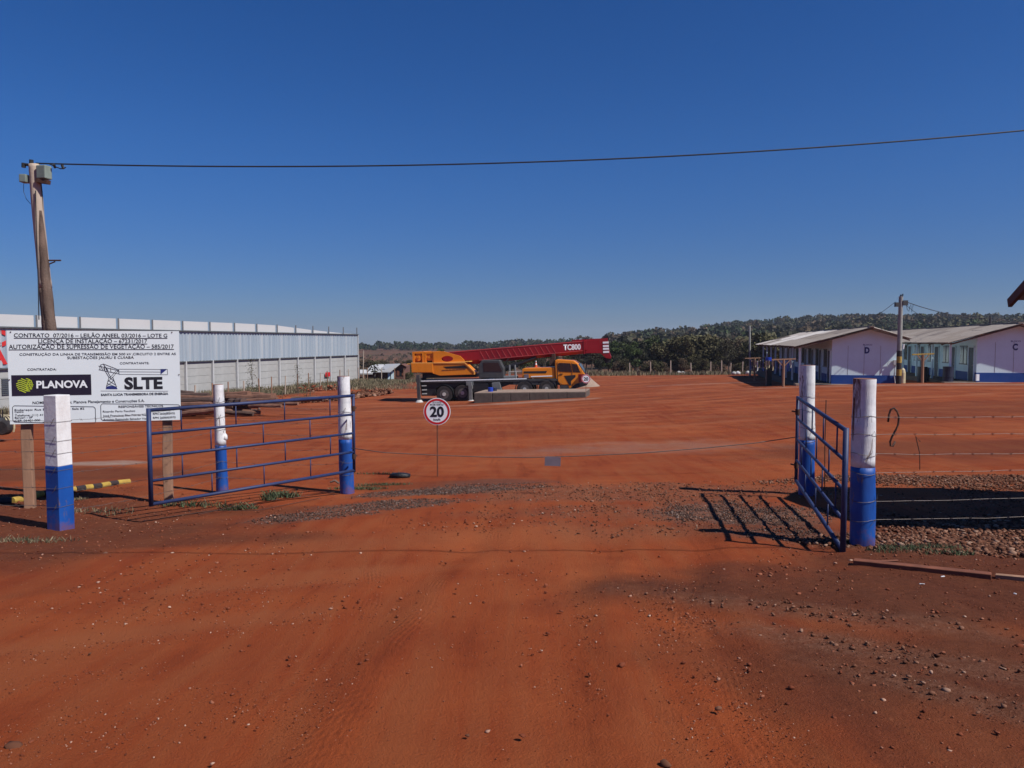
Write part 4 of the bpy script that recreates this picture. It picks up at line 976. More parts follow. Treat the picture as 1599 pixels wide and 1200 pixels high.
# engine hood
pr('engine_hood', [B_(200,705),B_(200,575),B_(235,560),B_(690,545),B_(690,705)], .1, 2.5, 'yellow', .04)
pr('hood_stripe', [B_(225,605),B_(575,597),B_(560,628),B_(225,632)], .085, .12, 'chassis')
ta, tb = B_(330,688), B_(640,672); tx = text('SANY GROUP', 0, tb[0]-ta[0], 0, .13, crane, M['white_print'], y=0, bold=.02); tx.location = (ta[0], .094, ta[1])
bpy.data.objects.remove(tx)
x, z = B_(262,675); MB().box((x,.09,z),(.32,.03,.26)).build('hood_sticker', M['slate'], crane)
mesh_line = MB(); (xa, za), (xb, zb2) = B_(330,680), B_(650,668); mesh_line.bar((xa,.09,za),(xb,.09,zb2),.02,.07); mesh_line.build('hood_lettering_band', M['white_print'], crane)
# driving cab
pr('driver_cab', [B_(700,445),B_(735,432),B_(985,448),B_(1040,490),B_(1130,625),B_(1150,640),B_(1160,775),B_(900,865),B_(880,795),B_(770,800),B_(700,700)], .0, 2.5, 'yellow', .05)
pr('side_window', [B_(745,490),B_(770,480),B_(930,486),B_(945,610),B_(760,605),B_(742,580)], -.02, .3, 'glass')
pr('quarter_window', [B_(955,492),B_(1030,500),B_(1075,615),B_(965,612)], -.015, .3, 'glass')
pr('windscreen', [B_(1040,500),B_(1065,500),B_(1145,622),B_(1112,622)], .12, 2.38, 'glass_grey')
pr('cab_underpanel', [B_(830,665),B_(1000,650),B_(1000,680),B_(930,740),B_(930,800),B_(905,800)], -.014, .1, 'chassis')
pr('bumper', [B_(1010,775),B_(1165,735),B_(1188,760),B_(1160,800),B_(900,870),B_(905,845)], -.04, 2.6, 'chassis', .03)
pr('grille', [B_(1045,640),B_(1155,640),B_(1162,740),B_(1045,760)], -.012, 2.4, 'boom_red')
pr('cab_step', [B_(760,800),B_(900,800),B_(900,860),B_(760,860)], .02, .4, 'chassis_grey')
x, z = B_(1150,600); MB().tube([(x,-.2,z-.5),(x,-.25,z),(x-.1,.05,z+.45)], .025, 6).box((x+.02,-.25,z-.05),(.08,.2,.45)).build('mirror', M['chassis_grey'], crane)
MB().prism([B_(695,700),B_(695,440),B_(712,440),B_(712,700)], .1, 2.4).build('cab_back_pillar', M['chassis'], crane)
x, z = B_(650,475); MB().box((x,.8,z),(.35,.8,.5)).box((x+.1,.8,z+.4),(.2,.8,.35)).build('boom_rest', M['rust'], crane)
for px in (921,):
    t0, b0 = boomz(px); (x, zt_), (_, zb_) = L(px, t0), L(px, b0); MB().box((x,1.4,(zt_+zb_)/2),(.07,.98,zt_-zb_+.05)).build('boom_collar', M['boom_rib' if px == 908 else 'boom_red'], boom)
for k in range(5):
    (xa, za), (xb, zb2) = L(744+k*2, 592), L(762+k*9, 566-k*1.5); MB().tube([(xa,.75,za),((xa+xb)/2,.6,za-.25+.1*k),(xb,.85,zb2)], .028, 6).build('hydraulic_hose', M['cable'], crane)
rl_ = MB()
for px in (800, 812, 826, 838): x, z = L(px, 588); rl_.tube([(x,.12,z-.3),(x,.12,z+.35)], .018, 5)
(xa, za), (xb, zb2) = L(800, 588), L(838, 586); rl_.tube([(xa,.12,za+.35),(xb,.12,zb2+.35)], .018, 5); rl_.build('handrail', M['steel_white'], crane)
ds = MB()
for a, b_ in ((B_(735,470),B_(735,760)),(B_(950,480),B_(950,650)),(B_(735,760),B_(800,790))): ds.bar((a[0],-.016,a[1]),(b_[0],-.016,b_[1]), .012, .025)
ds.build('door_seam', M['chassis'], crane)
x, z = B_(765,640); MB().box((x+.1,-.03,z),(.22,.03,.05)).build('door_handle', M['chassis'], crane)
for yy in (.25, 2.2): x, z = B_(1150,735); MB().tube([(x-.05,yy,z),(x+.04,yy,z)], .13, 12).build('headlight', M['glass_grey'], crane)
for k in range(7): x, z = A_(560+k*55, 630-k*3); MB().box((x,-.012,z),(.2,.02,.035)).build('louvre', M['brown_wood'], crane)
x, z = A_(470, 850); MB().box((x+2.2,.02,z),(.5,.1,.3)).build('lamp_box', M['mid_grey'], crane)
# traffic cone on the hood
x, z = B_(400,548); wp = Matrix.Rotation(R(-8),3,'Z') @ (Matrix.Rotation(-TILT,3,'Y') @ Vector((x,.6,z)))
cone = thing('traffic_cone', 'orange and white traffic cone standing on the crane engine hood', 'cone', Vector(c0)+wp); cone.scale = (.62,.62,.55)
MB().box((0,0,.02),(.36,.36,.05)).tube([(0,0,.03),(0,0,.3)],[.14,.1],14).build('cone_body', M['orange_cone'], cone)
MB().tube([(0,0,.3),(0,0,.5)],[.1,.075],14).build('cone_band', M['white_print'], cone); MB().tube([(0,0,.5),(0,0,.62)],[.075,.055],14).build('cone_tip', M['orange_cone'], cone); MB().tube([(0,0,.62),(0,0,.82)],[.055,.03],14).build('cone_top', M['white_print'], cone)
# blue drums under the crane
for px, m_, lb in ((766,'blue_plastic','bright blue drum standing on the concrete plinth beside the crane'),(772,'dark_door','dark blue drum standing behind the bright blue one near the crane')):
    b = P(px, 614.5, 49.5 + (.6 if px > 768 else 0)); mb = MB().tube([b, b+Vector((0,0,.02)), b+Vector((0,0,.36)), b+Vector((0,0,.38))], [.15,.17,.17,.15], 16)
    tag(mb.build('drum', M[m_], None), lb, 'drum')
# low concrete plinth in front of the crane
q0, q1 = P(740,627.5,48.5), P(914.5,626,47.2); dv = Vector((q1.x-q0.x, q1.y-q0.y, 0)); 
sl = thing('concrete_plinth', 'low rough concrete plinth with dusty top lying in front of the crane', 'plinth', q0, math.atan2(dv.y, dv.x))
LL = dv.length; hh = (P(740,614.5,48.5)-q0).z; sr = q1.z-q0.z
for k in range(6):
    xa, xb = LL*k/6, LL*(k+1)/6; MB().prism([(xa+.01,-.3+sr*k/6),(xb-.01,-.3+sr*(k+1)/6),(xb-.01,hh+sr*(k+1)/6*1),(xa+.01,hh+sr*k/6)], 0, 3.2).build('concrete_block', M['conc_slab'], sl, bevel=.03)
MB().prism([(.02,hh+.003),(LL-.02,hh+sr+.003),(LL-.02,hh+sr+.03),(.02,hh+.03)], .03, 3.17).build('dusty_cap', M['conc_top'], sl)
# heap of pale aggregate right of the cab
r2 = np.random.default_rng(5); hc = P(918,600,64); n = 500; a = r2.random(n)*6.28; rr = r2.random(n)**.5
xy = np.stack([hc.x+np.cos(a)*rr*1.9, 64+np.sin(a)*rr*1.6], 1)
tag(MB().tube([(hc.x-.3,64,gz(hc.x,64)-.2),(hc.x-.3,64,P(918,585.5,64).z)], [1.6,.2], 18).build('aggregate_heap', M['conc_top']), 'pale heap of aggregate behind the crane cab', kind='stuff')

# ---------------------------------------------------------------- barracks buildings
AL = R(13.0); ex = Vector((math.cos(AL), -math.sin(AL), 0)); ey = Vector((math.sin(AL), math.cos(AL), 0))
def barrack(letter, label, px_wall, Yw, base_py, wwall, ver, ridge, over, zl, zr, zp, length, seed, front=.60, pale_bias=.3):
    o = P(px_wall, base_py, Yw); t_ = thing('barrack_block', label, 'building', o, -AL, group='white and blue barrack blocks'); r = random.Random(seed)
    def roofz(x): return zp-(ridge-x)*(zp-zl)/(ridge+ver) if x < ridge else zp-(x-ridge)*(zp-zr)/(wwall+over-ridge)
    cl = .1
    # walls
    bnd = .58
    MB().prism([(0,bnd),(wwall,bnd),(wwall,roofz(wwall)-cl),(ridge,zp-cl),(0,roofz(0)-cl)], 0, .15).build('gable_wall', M['wall_white'], t_)
    MB().prism([(-.012,-.6),(wwall+.012,-.6),(wwall+.012,bnd),(-.012,bnd)], -.012, .14).build('blue_base_band', M['wall_blue'], t_)
    jt = MB()
    for k in (1,2,3): jt.box((wwall*k/4-.02*k, -.004, 1.2+.3), (.014,.012,1.9))
    jt.build('wall_joint', M['tile2'], t_)
    for x0, nm in ((.0,'side_wall'), (wwall-.15,'far_side_wall')):
        MB().box((x0+.075, length/2+.08, (roofz(x0)-cl+bnd)/2), (.15, length-.15, roofz(x0)-cl-bnd)).build(nm, M['wall_white'], t_)
        MB().box((x0+.075, length/2+.08, bnd/2-.3), (.172, length-.15, bnd+.6)).build('blue_side_band', M['wall_blue'], t_)
    MB().prism([(0,-.3),(wwall,-.3),(wwall,roofz(wwall)-cl),(ridge,zp-cl),(0,roofz(0)-cl)], length-.15, length).build('end_wall', M['wall_white'], t_)
    # openings on the veranda side
    y = .35; i = 0
    while y < length-2.5:
        dw = .85; d_ = MB().box((-.02, y+dw/2, 1.06), (.06, dw, 2.1)).build('door', M['dark_door'], t_)
        MB().box((-.03, y-.04, 1.08), (.09,.07,2.18)).box((-.03, y+dw+.04, 1.08), (.09,.07,2.18)).box((-.03, y+dw/2, 2.15), (.09,dw+.15,.07)).build('door_frame', M['wall_white'], d_)
        MB().tube([(-.06,y+.1,1.0),(-.1,y+.1,1.0)], .03, 6).build('handle', M['steel_white'], d_)
        y2 = y+dw+.5; ww = 1.15
        w_ = MB().box((-.015, y2+ww/2, 1.62), (.05, ww, 1.1)).build('window', M['dark_win'], t_)
        MB().box((-.03, y2+ww/2, 1.05), (.1,ww+.14,.06)).box((-.03, y2+ww/2, 2.19), (.08,ww+.14,.05)).box((-.035, y2+ww/2, 1.62), (.05,.04,1.1)).build('window_frame', M['mid_grey'], w_)
        y = y2+ww+.95; i += 1
    # roof sheets
    def sheet(wx, ly):
        # corrugated along y (waves), slope along x handled by rotation; thin
        n = max(3, int(ly/.24)); vs = []; prof = []
        for k in range(n+1):
            yy = ly*k/n; prof.append((yy, 0)); 
            if k < n: prof.append((yy+ly/n/2, .045))
        m_ = len(prof); vs = [(0,a,b) for a, b in prof]+[(wx,a,b) for a, b in prof]+[(0,a,b-.02) for a, b in prof]+[(wx,a,b-.02) for a, b in prof]
        fs = [(k,m_+k,m_+k+1,k+1) for k in range(m_-1)]+[(2*m_+k,2*m_+k+1,3*m_+k+1,3*m_+k) for k in range(m_-1)]+[(k,k+1,2*m_+k+1,2*m_+k) for k in range(m_-1)]+[(m_+k,3*m_+k,3*m_+k+1,m_+k+1) for k in range(m_-1)]
        fs += [(0,2*m_,3*m_,m_),(m_-1,2*m_-1,4*m_-1,3*m_-1)]
        return MB().add(vs, fs)
    ly = 2.15; ncol = int(math.ceil((length+front*2)/ly)); ly = (length+front*2)/ncol
    for side in (0, 1):
        if side == 0: xs0, z0, xe, z1 = -ver, zl, ridge, zp; rows = 3
        else: xs0, z0, xe, z1 = wwall+over, zr, ridge, zp; rows = 2
        run = abs(xe-xs0); sl_ = math.atan2(z1-z0, run); slope_len = math.hypot(run, z1-z0); wl_ = slope_len/rows
        protos = [sheet(wl_+.12, ly-.02).mesh('roof_sheet', M['tile%d' % k]) for k in range(6)]
        for rw in range(rows):
            for c in range(ncol):
                rr = r.random(); k = 0
                if letter == 'D': k = r.choice([1,1,4,4,1]) if c > ncol*.45 - rw*1.2 else r.choice([0,3,0,2])
                else: k = 4 if (rw == 0 and c in (7,8)) else r.choice([0,0,3,2,3,0])
                if r.random() < .05: k = 5
                s_ = bpy.data.objects.new('roof_sheet', protos[k]); link(s_, t_)
                dl = rw*wl_-.06; f = dl/slope_len; jy = r.uniform(-.015,.015)
                x = xs0+(xe-xs0)*f + r.uniform(-.05,.05)*(1 if rw == 0 else .3); z = z0+(z1-z0)*f+.012*(rows-rw)+.02+r.uniform(-.012,.018)
                if side == 0: s_.location = (x, -front+c*ly+jy, z); s_.rotation_euler = (0, -sl_+r.uniform(-.008,.008), 0)
                else: s_.location = (x, -front+(c+1)*ly+jy, z); s_.rotation_euler = (0, -sl_+r.uniform(-.006,.006), math.pi)
    rc = MB()
    for k in range(ncol): rc.box((ridge, -front+(k+.5)*ly, zp+.08), (.34, ly+.02, .05))
    rc.build('ridge_cap', M['tile3'], t_)
    # fascias and rafters
    rf = MB()
    for yy in (-front+.06, length+front-.06):
        MB().bar((-ver+.1,yy,zl-.07),(ridge,yy,zp-.07), .05, .09).build('fascia', M['brown_wood'], t_); MB().bar((wwall+over-.1,yy,zr-.07),(ridge,yy,zp-.07), .05, .09).build('fascia', M['brown_wood'], t_)
    k = 1.2
    while k < length:
        MB().bar((-ver+.1,k,zl-.09),(0,k,roofz(0)-.09), .07, .1).build('rafter', M['rafter'], t_); k += 2.6
    MB().box((-ver+.35, length/2, zl-.02), (.08, length-.2, .1)).build('eave_beam', M['rafter'], t_)
    k = .25
    while k < length:
        MB().box((-ver+.35, k, zl/2-.3), (.12,.12,zl+.5)).build('veranda_post', M['wall_white'] , t_); k += 3.6
    MB().box((-ver/2+.05, length/2, -.27), (ver+.1, length, .62)).build('veranda_floor', M['conc_slab'], t_)
    MB().box((wwall/2-.5, -.45, -.3), (wwall+ver+1.2, .7, .62)).build('apron', M['conc_top'], t_)
    tz = 2.02
    text(letter, 1.93, 2.22, 1.98 if letter == 'D' else 1.98, .36, t_, M['navy'], y=-.006, bold=.05)
    text('BLOCO', 1.83, 2.36, 2.46, .09, t_, M['navy'], y=-.006, bold=.01)
    return t_, o
bD, oD = barrack('D', 'left white and blue barrack block marked D with a patched sheet roof', 1298, 49, 600, 3.9, 2.25, 2.2, .6, 2.37, 2.86, 3.57, 29, 4)
sC = 8.25; YC = 49 - math.sin(AL)*8.27
bC, oC = barrack('C', 'right white and blue barrack block marked C cut by the frame edge', 1524, 47.1, 597, 4.1, 1.75, 2.15, .6, 2.38, 2.85, 3.54, 29, 9)
# meter box with pipe on the right side of block D
def inD(x, y, z): return (x, y, z)
MB().box((3.72,-.1,1.4),(.25,.16,.3)).build('meter_box', M['steel_white'], bD)
MB().tube([(3.72,-.1,1.3),(3.66,-.1,.6),(3.74,-.1,.0)], .03, 8).tube([(3.72,-.1,1.5),(3.3,-.1,1.45),(3.25,-.1,1.1)], .02, 6).build('conduit_pipe', M['steel_white'], bD)
# objects in the veranda and the space between the blocks
def localpt(o, x, y): p = o + ex*x + ey*y; return p
for k, (x, y, h_, r_, m_, lb) in enumerate(((-1.6,-.1,1.0,.3,'dark_door','dark barrel nearest the wall corner of block C'),(-2.7,1.2,1.0,.3,'plastic_black','dark barrel further along the veranda of block C'),(-2.0,3.4,.9,.3,'plastic_black','low dark barrel deep in the veranda shade of block C'))):
    p = localpt(oC, x, y); z = gz(p.x, p.y)
    mb = MB().tube([(p.x,p.y,z),(p.x,p.y,z+.03),(p.x,p.y,z+h_*.33),(p.x,p.y,z+h_*.35),(p.x,p.y,z+h_*.66),(p.x,p.y,z+h_)], [r_*.9,r_,r_*.98,r_*1.04,r_*.98,r_], 18)
    tag(mb.build('barrel', M[m_]), lb, 'barrel', 'barrels by block C')
p = localpt(oC, -.05, -.35); tag(MB().box((p.x,p.y,p.z+.3),(.18,.12,.4)).build('white_box', M['white_print']), 'small white box on the ground at the corner of block C', 'box')
# washing lines with T-shaped posts
def tpost(label, px, Yt, topy, w_, m_top, rz=0, hb_=None):
    b = onground(px, Yt); h_ = P(px, topy, Yt).z-b.z
    t_ = thing('clothesline_post', label, 'post', b, rz)
    MB().tube([(0,0,-.2),(0,0,h_)], [.09,.075], 8).build('upright', M['wood'], t_)
    MB().bar((-w_/2,0,h_),(w_/2,0,h_+.05), .07, .08).build('crossbar', M[m_top], t_)
    MB().bar((-w_*.28,0,h_),(0,0,h_-.45), .05, .05).bar((w_*.28,0,h_),(0,0,h_-.45), .05, .05).build('brace', M['wood'], t_)
    return b, h_
b1, h1 = tpost('pinkish wooden clothesline post in the shade left of block D', 1223, 48, 562, 1.5, 'wood')
b2, h2 = tpost('wooden post with a yellow crossbar between the barrack blocks', 1440, 47.5, 554, 1.35, 'stripe_yellow')
b3, h3 = tpost('far clothesline post by the end of block D', 1178, 62, 560, 1.6, 'wood')
cl = thing('washing_line', 'washing line hung with clothes in the shade left of block D', 'washing line', b1)
rr = random.Random(3)
cols_ = ['white_paint','wood_red','navy','steel_white','blue_plastic','chassis_grey','dark_door','cream','slate']
for sd_ in (-.6, .6):
    a = Vector((sd_,0,h1)); b_3 = Vector((b3.x-b1.x+sd_, b3.y-b1.y, h1+b3.z-b1.z+.1)); MB().tube([a, a.lerp(b_3,.5)-Vector((0,0,.15)), b_3], .012, 4).build('line', M['cable'], cl)
    for k in range(9):
        f = .05+k*.1+rr.uniform(-.02,.02); p = a.lerp(b_3, f)-Vector((0,0,.15*4*f*(1-f))); hh_ = rr.uniform(.45,.85); ww = rr.uniform(.25,.45)
        d = (b_3-a).normalized(); mb = MB(); nseg = 5; vs = []
        for i in range(nseg+1):
            for j in range(4): vs.append(p + d*(ww*(i/nseg-.5)) + Vector((.03*math.sin(i*2+j),.02*j*math.cos(i),-hh_*j/3*(1 if 0 < i < nseg else .8))))
        vs2 = vs+[v+Vector((.02,0,0)) for v in vs]; q = len(vs)
        fs = [(i*4+j,(i+1)*4+j,(i+1)*4+j+1,i*4+j+1) for i in range(nseg) for j in range(3)]+[(q+i*4+j,q+i*4+j+1,q+(i+1)*4+j+1,q+(i+1)*4+j) for i in range(nseg) for j in range(3)]
        g_ = mb.add(vs2, fs).build('garment', M[rr.choice(cols_)], None, fix=False); g_.location = b1
        tag(g_, 'garment hanging in the shade on the washing line by block D', 'garment', 'clothes on the washing line')
bb = P(1200,559.5,52); tag(MB().tube([bb-Vector((0,0,.2)), bb+Vector((0,0,.05))], .2, 16).build('blue_basin', M['blue_plastic']), 'bright blue basin held above the washing line left of block D', 'basin')
b = onground(1200, 52); tag(MB().box((b.x,52,(b.z+bb.z-.2)/2),(.34,.3,bb.z-.2-b.z)).build('wooden_stand', M['plastic_black']), 'dark stand carrying the blue basin left of block D', 'stand')
# yellow hydrant-like bin behind the striped pole
b = onground(1409, 47.5); tag(MB().tube([(b.x,b.y,b.z),(b.x,b.y,b.z+.65),(b.x,b.y,b.z+.85),(b.x,b.y,b.z+.95)], [.17,.17,.13,.05], 14).build('yellow_bottle', M['cream']), 'yellowish gas bottle partly hidden behind the striped pole', 'gas bottle')

# ---------------------------------------------------------------- striped pole between the blocks and its wires
Ys = 46.3; b = onground(1403, Ys); hp_ = P(1403,463,Ys).z-b.z
sp = thing('striped_pole', 'grey pole with black and yellow bands at its foot between the barrack blocks', 'pole', b)
zs_ = [P(1403,y,Ys).z-b.z for y in (600,587,577,567,557,548)]
zs_[0] = -.3
for i in range(5): MB().tube([(0,0,zs_[i]),(0,0,zs_[i+1])], .152, 14).build('painted_band', M['stripe_black' if i % 2 == 0 else 'stripe_yellow'], sp)
MB().tube([(0,0,zs_[5]),(0,0,hp_)], [.145,.115], 14).build('pole_shaft', M['pole_conc'], sp)
MB().box((.22,-.05,hp_-.4),(.3,.2,.3)).build('lamp', M['chassis_grey'], sp); MB().box((-.25,-.05,hp_-.5),(.22,.2,.26)).build('lamp', M['chassis_grey'], sp)
MB().box((0,0,hp_-.45),(.6,.08,.08)).tube([(0,0,hp_-.1),(0,0,hp_+.1)], .05, 8).tube([(.06,-.1,hp_),(.06,-.1,hp_+.14)],.035,8).build('insulator', M['cable'], sp)
MB().tube([(.35,0,hp_-.55),(.4,0,hp_-.8),(.5,0,hp_-.9),(.55,0,hp_-.6)], .015, 5).tube([(.6,0,hp_-.5),(.68,0,hp_-.95),(.75,0,hp_-.5)], .015, 5).build('loose_wire', M['cable'], sp)
MB().tube([(.17,-.1,zs_[5]+.1),(.2,-.1,zs_[5]+.4)], .05, 8).build('fitting', M['white_print'], sp)
def wirespan(label, p, q, sag, r=.014):
    pts = [p.lerp(q, i/16)-Vector((0,0,sag*4*(i/16)*(1-i/16))) for i in range(17)]
    return tag(MB().tube(pts, r, 5).build('overhead_wire', M['cable'], smooth=True), label, 'wire')
wirespan('wire running left from the striped pole down behind block D', P(1398,472,Ys), P(1340,510,60), .1)
wirespan('wire from the striped pole sagging right above the roof of block C', P(1410,470,Ys), P(1546,497,64), .3, .024)
wirespan('thin wire from the striped pole dropping behind the roof of block C', P(1415,477,Ys), P(1465,507,62), .15)
wirespan('wire continuing right from the short dark pole behind block C', P(1546,497,64), P(1640,503,80), .2, .02)
b = onground(1546, 64); tag(MB().tube([b, P(1546,494,64)], .1, 8).build('short_pole', M['chassis_grey']), 'dark pole rising behind the roof of block C', 'pole')
b = onground(1171, 78); tag(MB().tube([b, P(1170.5,509,78)], .1, 8).build('grey_pole', M['pole_conc']), 'slim grey pole left of block D in front of the wood', 'pole')

# ---------------------------------------------------------------- gatehouse at the right frame edge
gx, gy = 7.04, 10.9
ge = P(1575,466,10.9); gb_ = gz(7.5, 9.5)
gh = thing('gatehouse', 'brown eaved gatehouse mostly outside the right frame edge', 'building', (ge.x, ge.y, gb_), -AL)
eh = ge.z-gb_; D_ = 3.3; rise = .7
# local x right (eaves run), y away; far eave at y=0, near eave at y=-D_
def gsheet(y0, z0, y1, z1): 
    return MB().add([(0,y0,z0),(6,y0,z0),(6,y1,z1),(0,y1,z1),(0,y0,z0-.03),(6,y0,z0-.03),(6,y1,z1-.03),(0,y1,z1-.03)], [(0,1,2,3),(4,7,6,5),(0,4,5,1),(1,5,6,2),(2,6,7,3),(3,7,4,0)])
gsheet(0,eh,-D_/2,eh+rise).build('roof', M['tile3'], gh); gsheet(-D_,eh,-D_/2,eh+rise).build('roof', M['tile3'], gh)
MB().bar((.02,.02,eh-.07),(.02,-D_/2,eh+rise-.07), .05, .12).bar((.02,-D_-.02,eh-.07),(.02,-D_/2,eh+rise-.07), .05, .12).build('bargeboard', M['brown_wood'], gh)
MB().box((3.1,-.03,eh-.08),(5.8,.05,.1)).build('eave_board', M['brown_wood'], gh)
for k in range(5): MB().bar((.5+k*1.2,-.05,eh-.1),(.5+k*1.2,-D_/2,eh+rise-.1), .05, .08).build('rafter', M['brown_wood'], gh)
MB().box((3.4,-D_/2,(eh-.1)/2-.2),(5.0,D_-.7,eh+.1)).build('wall', M['wall_white'], gh)
MB().box((3.4,-D_/2,.2),(5.03,D_-.67,.6)).build('blue_base_band', M['wall_blue'], gh)
MB().add([(.9,-.35,eh-.15),(.9,-D_+.35,eh-.15),(.9,-D_/2,eh+rise-.2),(5.9,-.35,eh-.15),(5.9,-D_+.35,eh-.15),(5.9,-D_/2,eh+rise-.2)], [(0,2,1),(3,4,5),(0,1,4,3),(1,2,5,4),(2,0,3,5)]).build('gable_wall', M['wall_white'], gh)

# ---------------------------------------------------------------- bits on the ground
# long reddish timber on the right
a, b_ = G(1333, 883), G(1548, 905)
tag(MB().bar(a+Vector((0,0,.03)), b_+Vector((0,0,.025)), .09, .055).build('timber_plank', M['wood_red'], bevel=.006), 'long reddish timber lying on the ground right of the thick post', 'plank')
a, b_ = G(1555, 905), G(1640, 915); tag(MB().bar(a+Vector((0,0,.02)), b_+Vector((0,0,.03)), .06, .05).build('broken_stick', M['wood']), 'broken brown stick lying beyond the end of the long timber', 'stick')
a, b_ = G(1350, 884), G(1402, 879); tag(MB().tube([a+Vector((0,0,.04)), b_+Vector((0,0,.02))], .009, 6).build('broken_stick', M['wood_red']), 'short stick lying across the left end of the long timber', 'stick')
for px, py in ((1517,902),(1407,888),(1515,893),(1562,894),(1472,903),(1585,930),(1440,915)):
    g_ = G(px, py); s = .016; tag(MB().box(g_+Vector((0,0,.01)), (s*rng.uniform(.8,3), s*.6, s*rng.uniform(.3,.9)), Matrix.Rotation(rng.uniform(0,3),3,'Z')).build('white_chip', M['white_print']), 'tiny white scrap lying near the long timber', 'litter', 'white scraps by the timber')
# striped log kerb on the left
kerb_pts = [(-95,792),(0,787),(25,786),(60,776),(88,771),(117,768),(132,765.5),(153,763),(180,758),(202,755.5)]
def kpt(px): 
    for (xa, ya), (xb, yb) in zip(kerb_pts, kerb_pts[1:]):
        if xa <= px <= xb: return G(px, ya+(yb-ya)*(px-xa)/(xb-xa))
kb = thing('striped_kerb', 'low round kerb log striped black and yellow behind the corner post', 'kerb', kpt(100))
edges = [-95,-60,-30,0,19,34,50,65,80,93,107,118,132,144,157,170,183,202]
for i, (xa, xb) in enumerate(zip(edges, edges[1:])):
    a, b_ = kpt(xa), kpt(xb); o0 = kpt(100); z = Vector((0,0,.035))
    MB().tube([a-o0+z, b_-o0+z], .052 if xb < 70 else .048, 12).build('painted_band', M['stripe_yellow' if i % 2 == 0 else 'stripe_black'], kb, smooth=False)
# small cart with ribbed cream body and black tyre
cb = onground(10, 23.5)
cart = thing('small_cart', 'cream ribbed cart with a black tyre at the left frame edge', 'cart', cb)
def cq(px, py): v = P(px, py, 23.5)-cb; return v
w_c = cq(12.5, 667); MB().tube([w_c+Vector((.0,-.32,0)),w_c+Vector((0,-.28,0)),w_c+Vector((0,-.1,0)),w_c+Vector((0,-.06,0))], [.19,.225,.225,.19], 20).build('tyre', M['tyre'], cart)
for k, a_ in enumerate((0,.16,.32,.5)):
    c_ = cq(-6+k*5.0, 666); n = 10; pts = [c_+Vector((math.cos(t_)*.2, .1, math.sin(t_)*.33)) for t_ in np.linspace(-.6, math.pi*.9, n)]
    MB().tube(pts, .028, 6).build('cream_rib', M['cream'], cart)
MB().tube([cq(-40,664)+Vector((0,.1,0)), cq(6,664)+Vector((0,.1,0))], .24, 16).build('body', M['chassis_grey'], cart)
MB().tube([cq(4,652),cq(4,640)], .02, 6).build('lever', M['chassis'], cart)
# dark plastic scrap near the speed sign
g_ = G(625, 745); v = ICV.copy(); v = v*np.array([.22,.16,.07])*(1+(rng.random((len(v),1))-.5)*.5)
o = from_arrays('plastic_scrap', v, ICF, M['plastic_black']); o.location = (g_.x, g_.y, g_.z+.03)
tag(o, 'crumpled black plastic lying left of the near speed sign', 'scrap')
# dark object at post foot
g_ = G(523, 757); tag(MB().tube([g_+Vector((-.08,0,.04)), g_+Vector((0,0,.07)), g_+Vector((.07,0,.02))], .02, 6).build('broken_stick', M['wood_bark']), 'dark stub of wood beside the post at the left gate end', 'stick')

# ---------------------------------------------------------------- log pile, stone row
rl = random.Random(21)
def log(a, b_, r, m, label):
    a, b_ = Vector(a), Vector(b_); n = 6; pts = []; 
    for i in range(n): p = a.lerp(b_, i/(n-1)); p += Vector((rl.uniform(-.03,.03),rl.uniform(-.03,.03),rl.uniform(-.02,.02))); pts.append(p)
    o = MB().tube(pts, [r*(1.08-.03*i)*rl.uniform(.94,1.06) for i in range(n)], 9).build('log', M[m], None, smooth=False)
    return tag(o, label, 'log', 'logs piled behind the left gate')
LG = [(250,336,628,625,37,.16),(250,330,634,632,36.6,.15),(262,345,640,639,36,.15),(240,325,618,619,38.5,.17),(285,350,646,640,35.5,.12),(268,332,622,623,38,.16),(255,300,612,615,39.5,.16),
      (350,390,619,616,39.5,.19),(356,425,622,620,38.8,.17),(360,380,629,628,38,.2),(365,432,630,624,38,.15),(385,430,617,619,39.5,.15),(384,428,626,627,38.4,.13),(390,440,634,634,37,.09),(420,465,632,630,37.4,.09)]
for i, (xa, xb, ya, yb, Yl, r) in enumerate(LG):
    a, b_ = P(xa, ya, Yl), P(xb, yb, Yl-.6)
    log(a, b_, r, 'log_red' if i % 3 else 'log_dark', 'rough brown log in the pile behind the left gate')
for i in range(26):
    px = rl.uniform(230, 345); s = rl.uniform(0, 1); Yl = rl.uniform(36.5, 40); a = P(px-rl.uniform(15,50), 0, Yl); g_ = gz(a.x, Yl)
    z = g_+rl.uniform(.1, .75); a.z = z; b_ = Vector((a.x+rl.uniform(1.5,3), Yl+rl.uniform(-.5,.5), z+rl.uniform(-.15,.15)))
    log(a, b_, rl.uniform(.09,.15), rl.choice(['log_red','log_dark','log_dark']), 'rough brown log in the pile behind the left gate')
log(P(455,624,38.8), P(500,622.5,38.6), .13, 'log_red', 'pale reddish log lying apart at the right end of the log pile')['group'] = 'logs piled behind the left gate'
log(P(455,624.6,38.4), P(505,623.5,38.2), .12, 'log_dark', 'rough brown log in the pile behind the left gate')
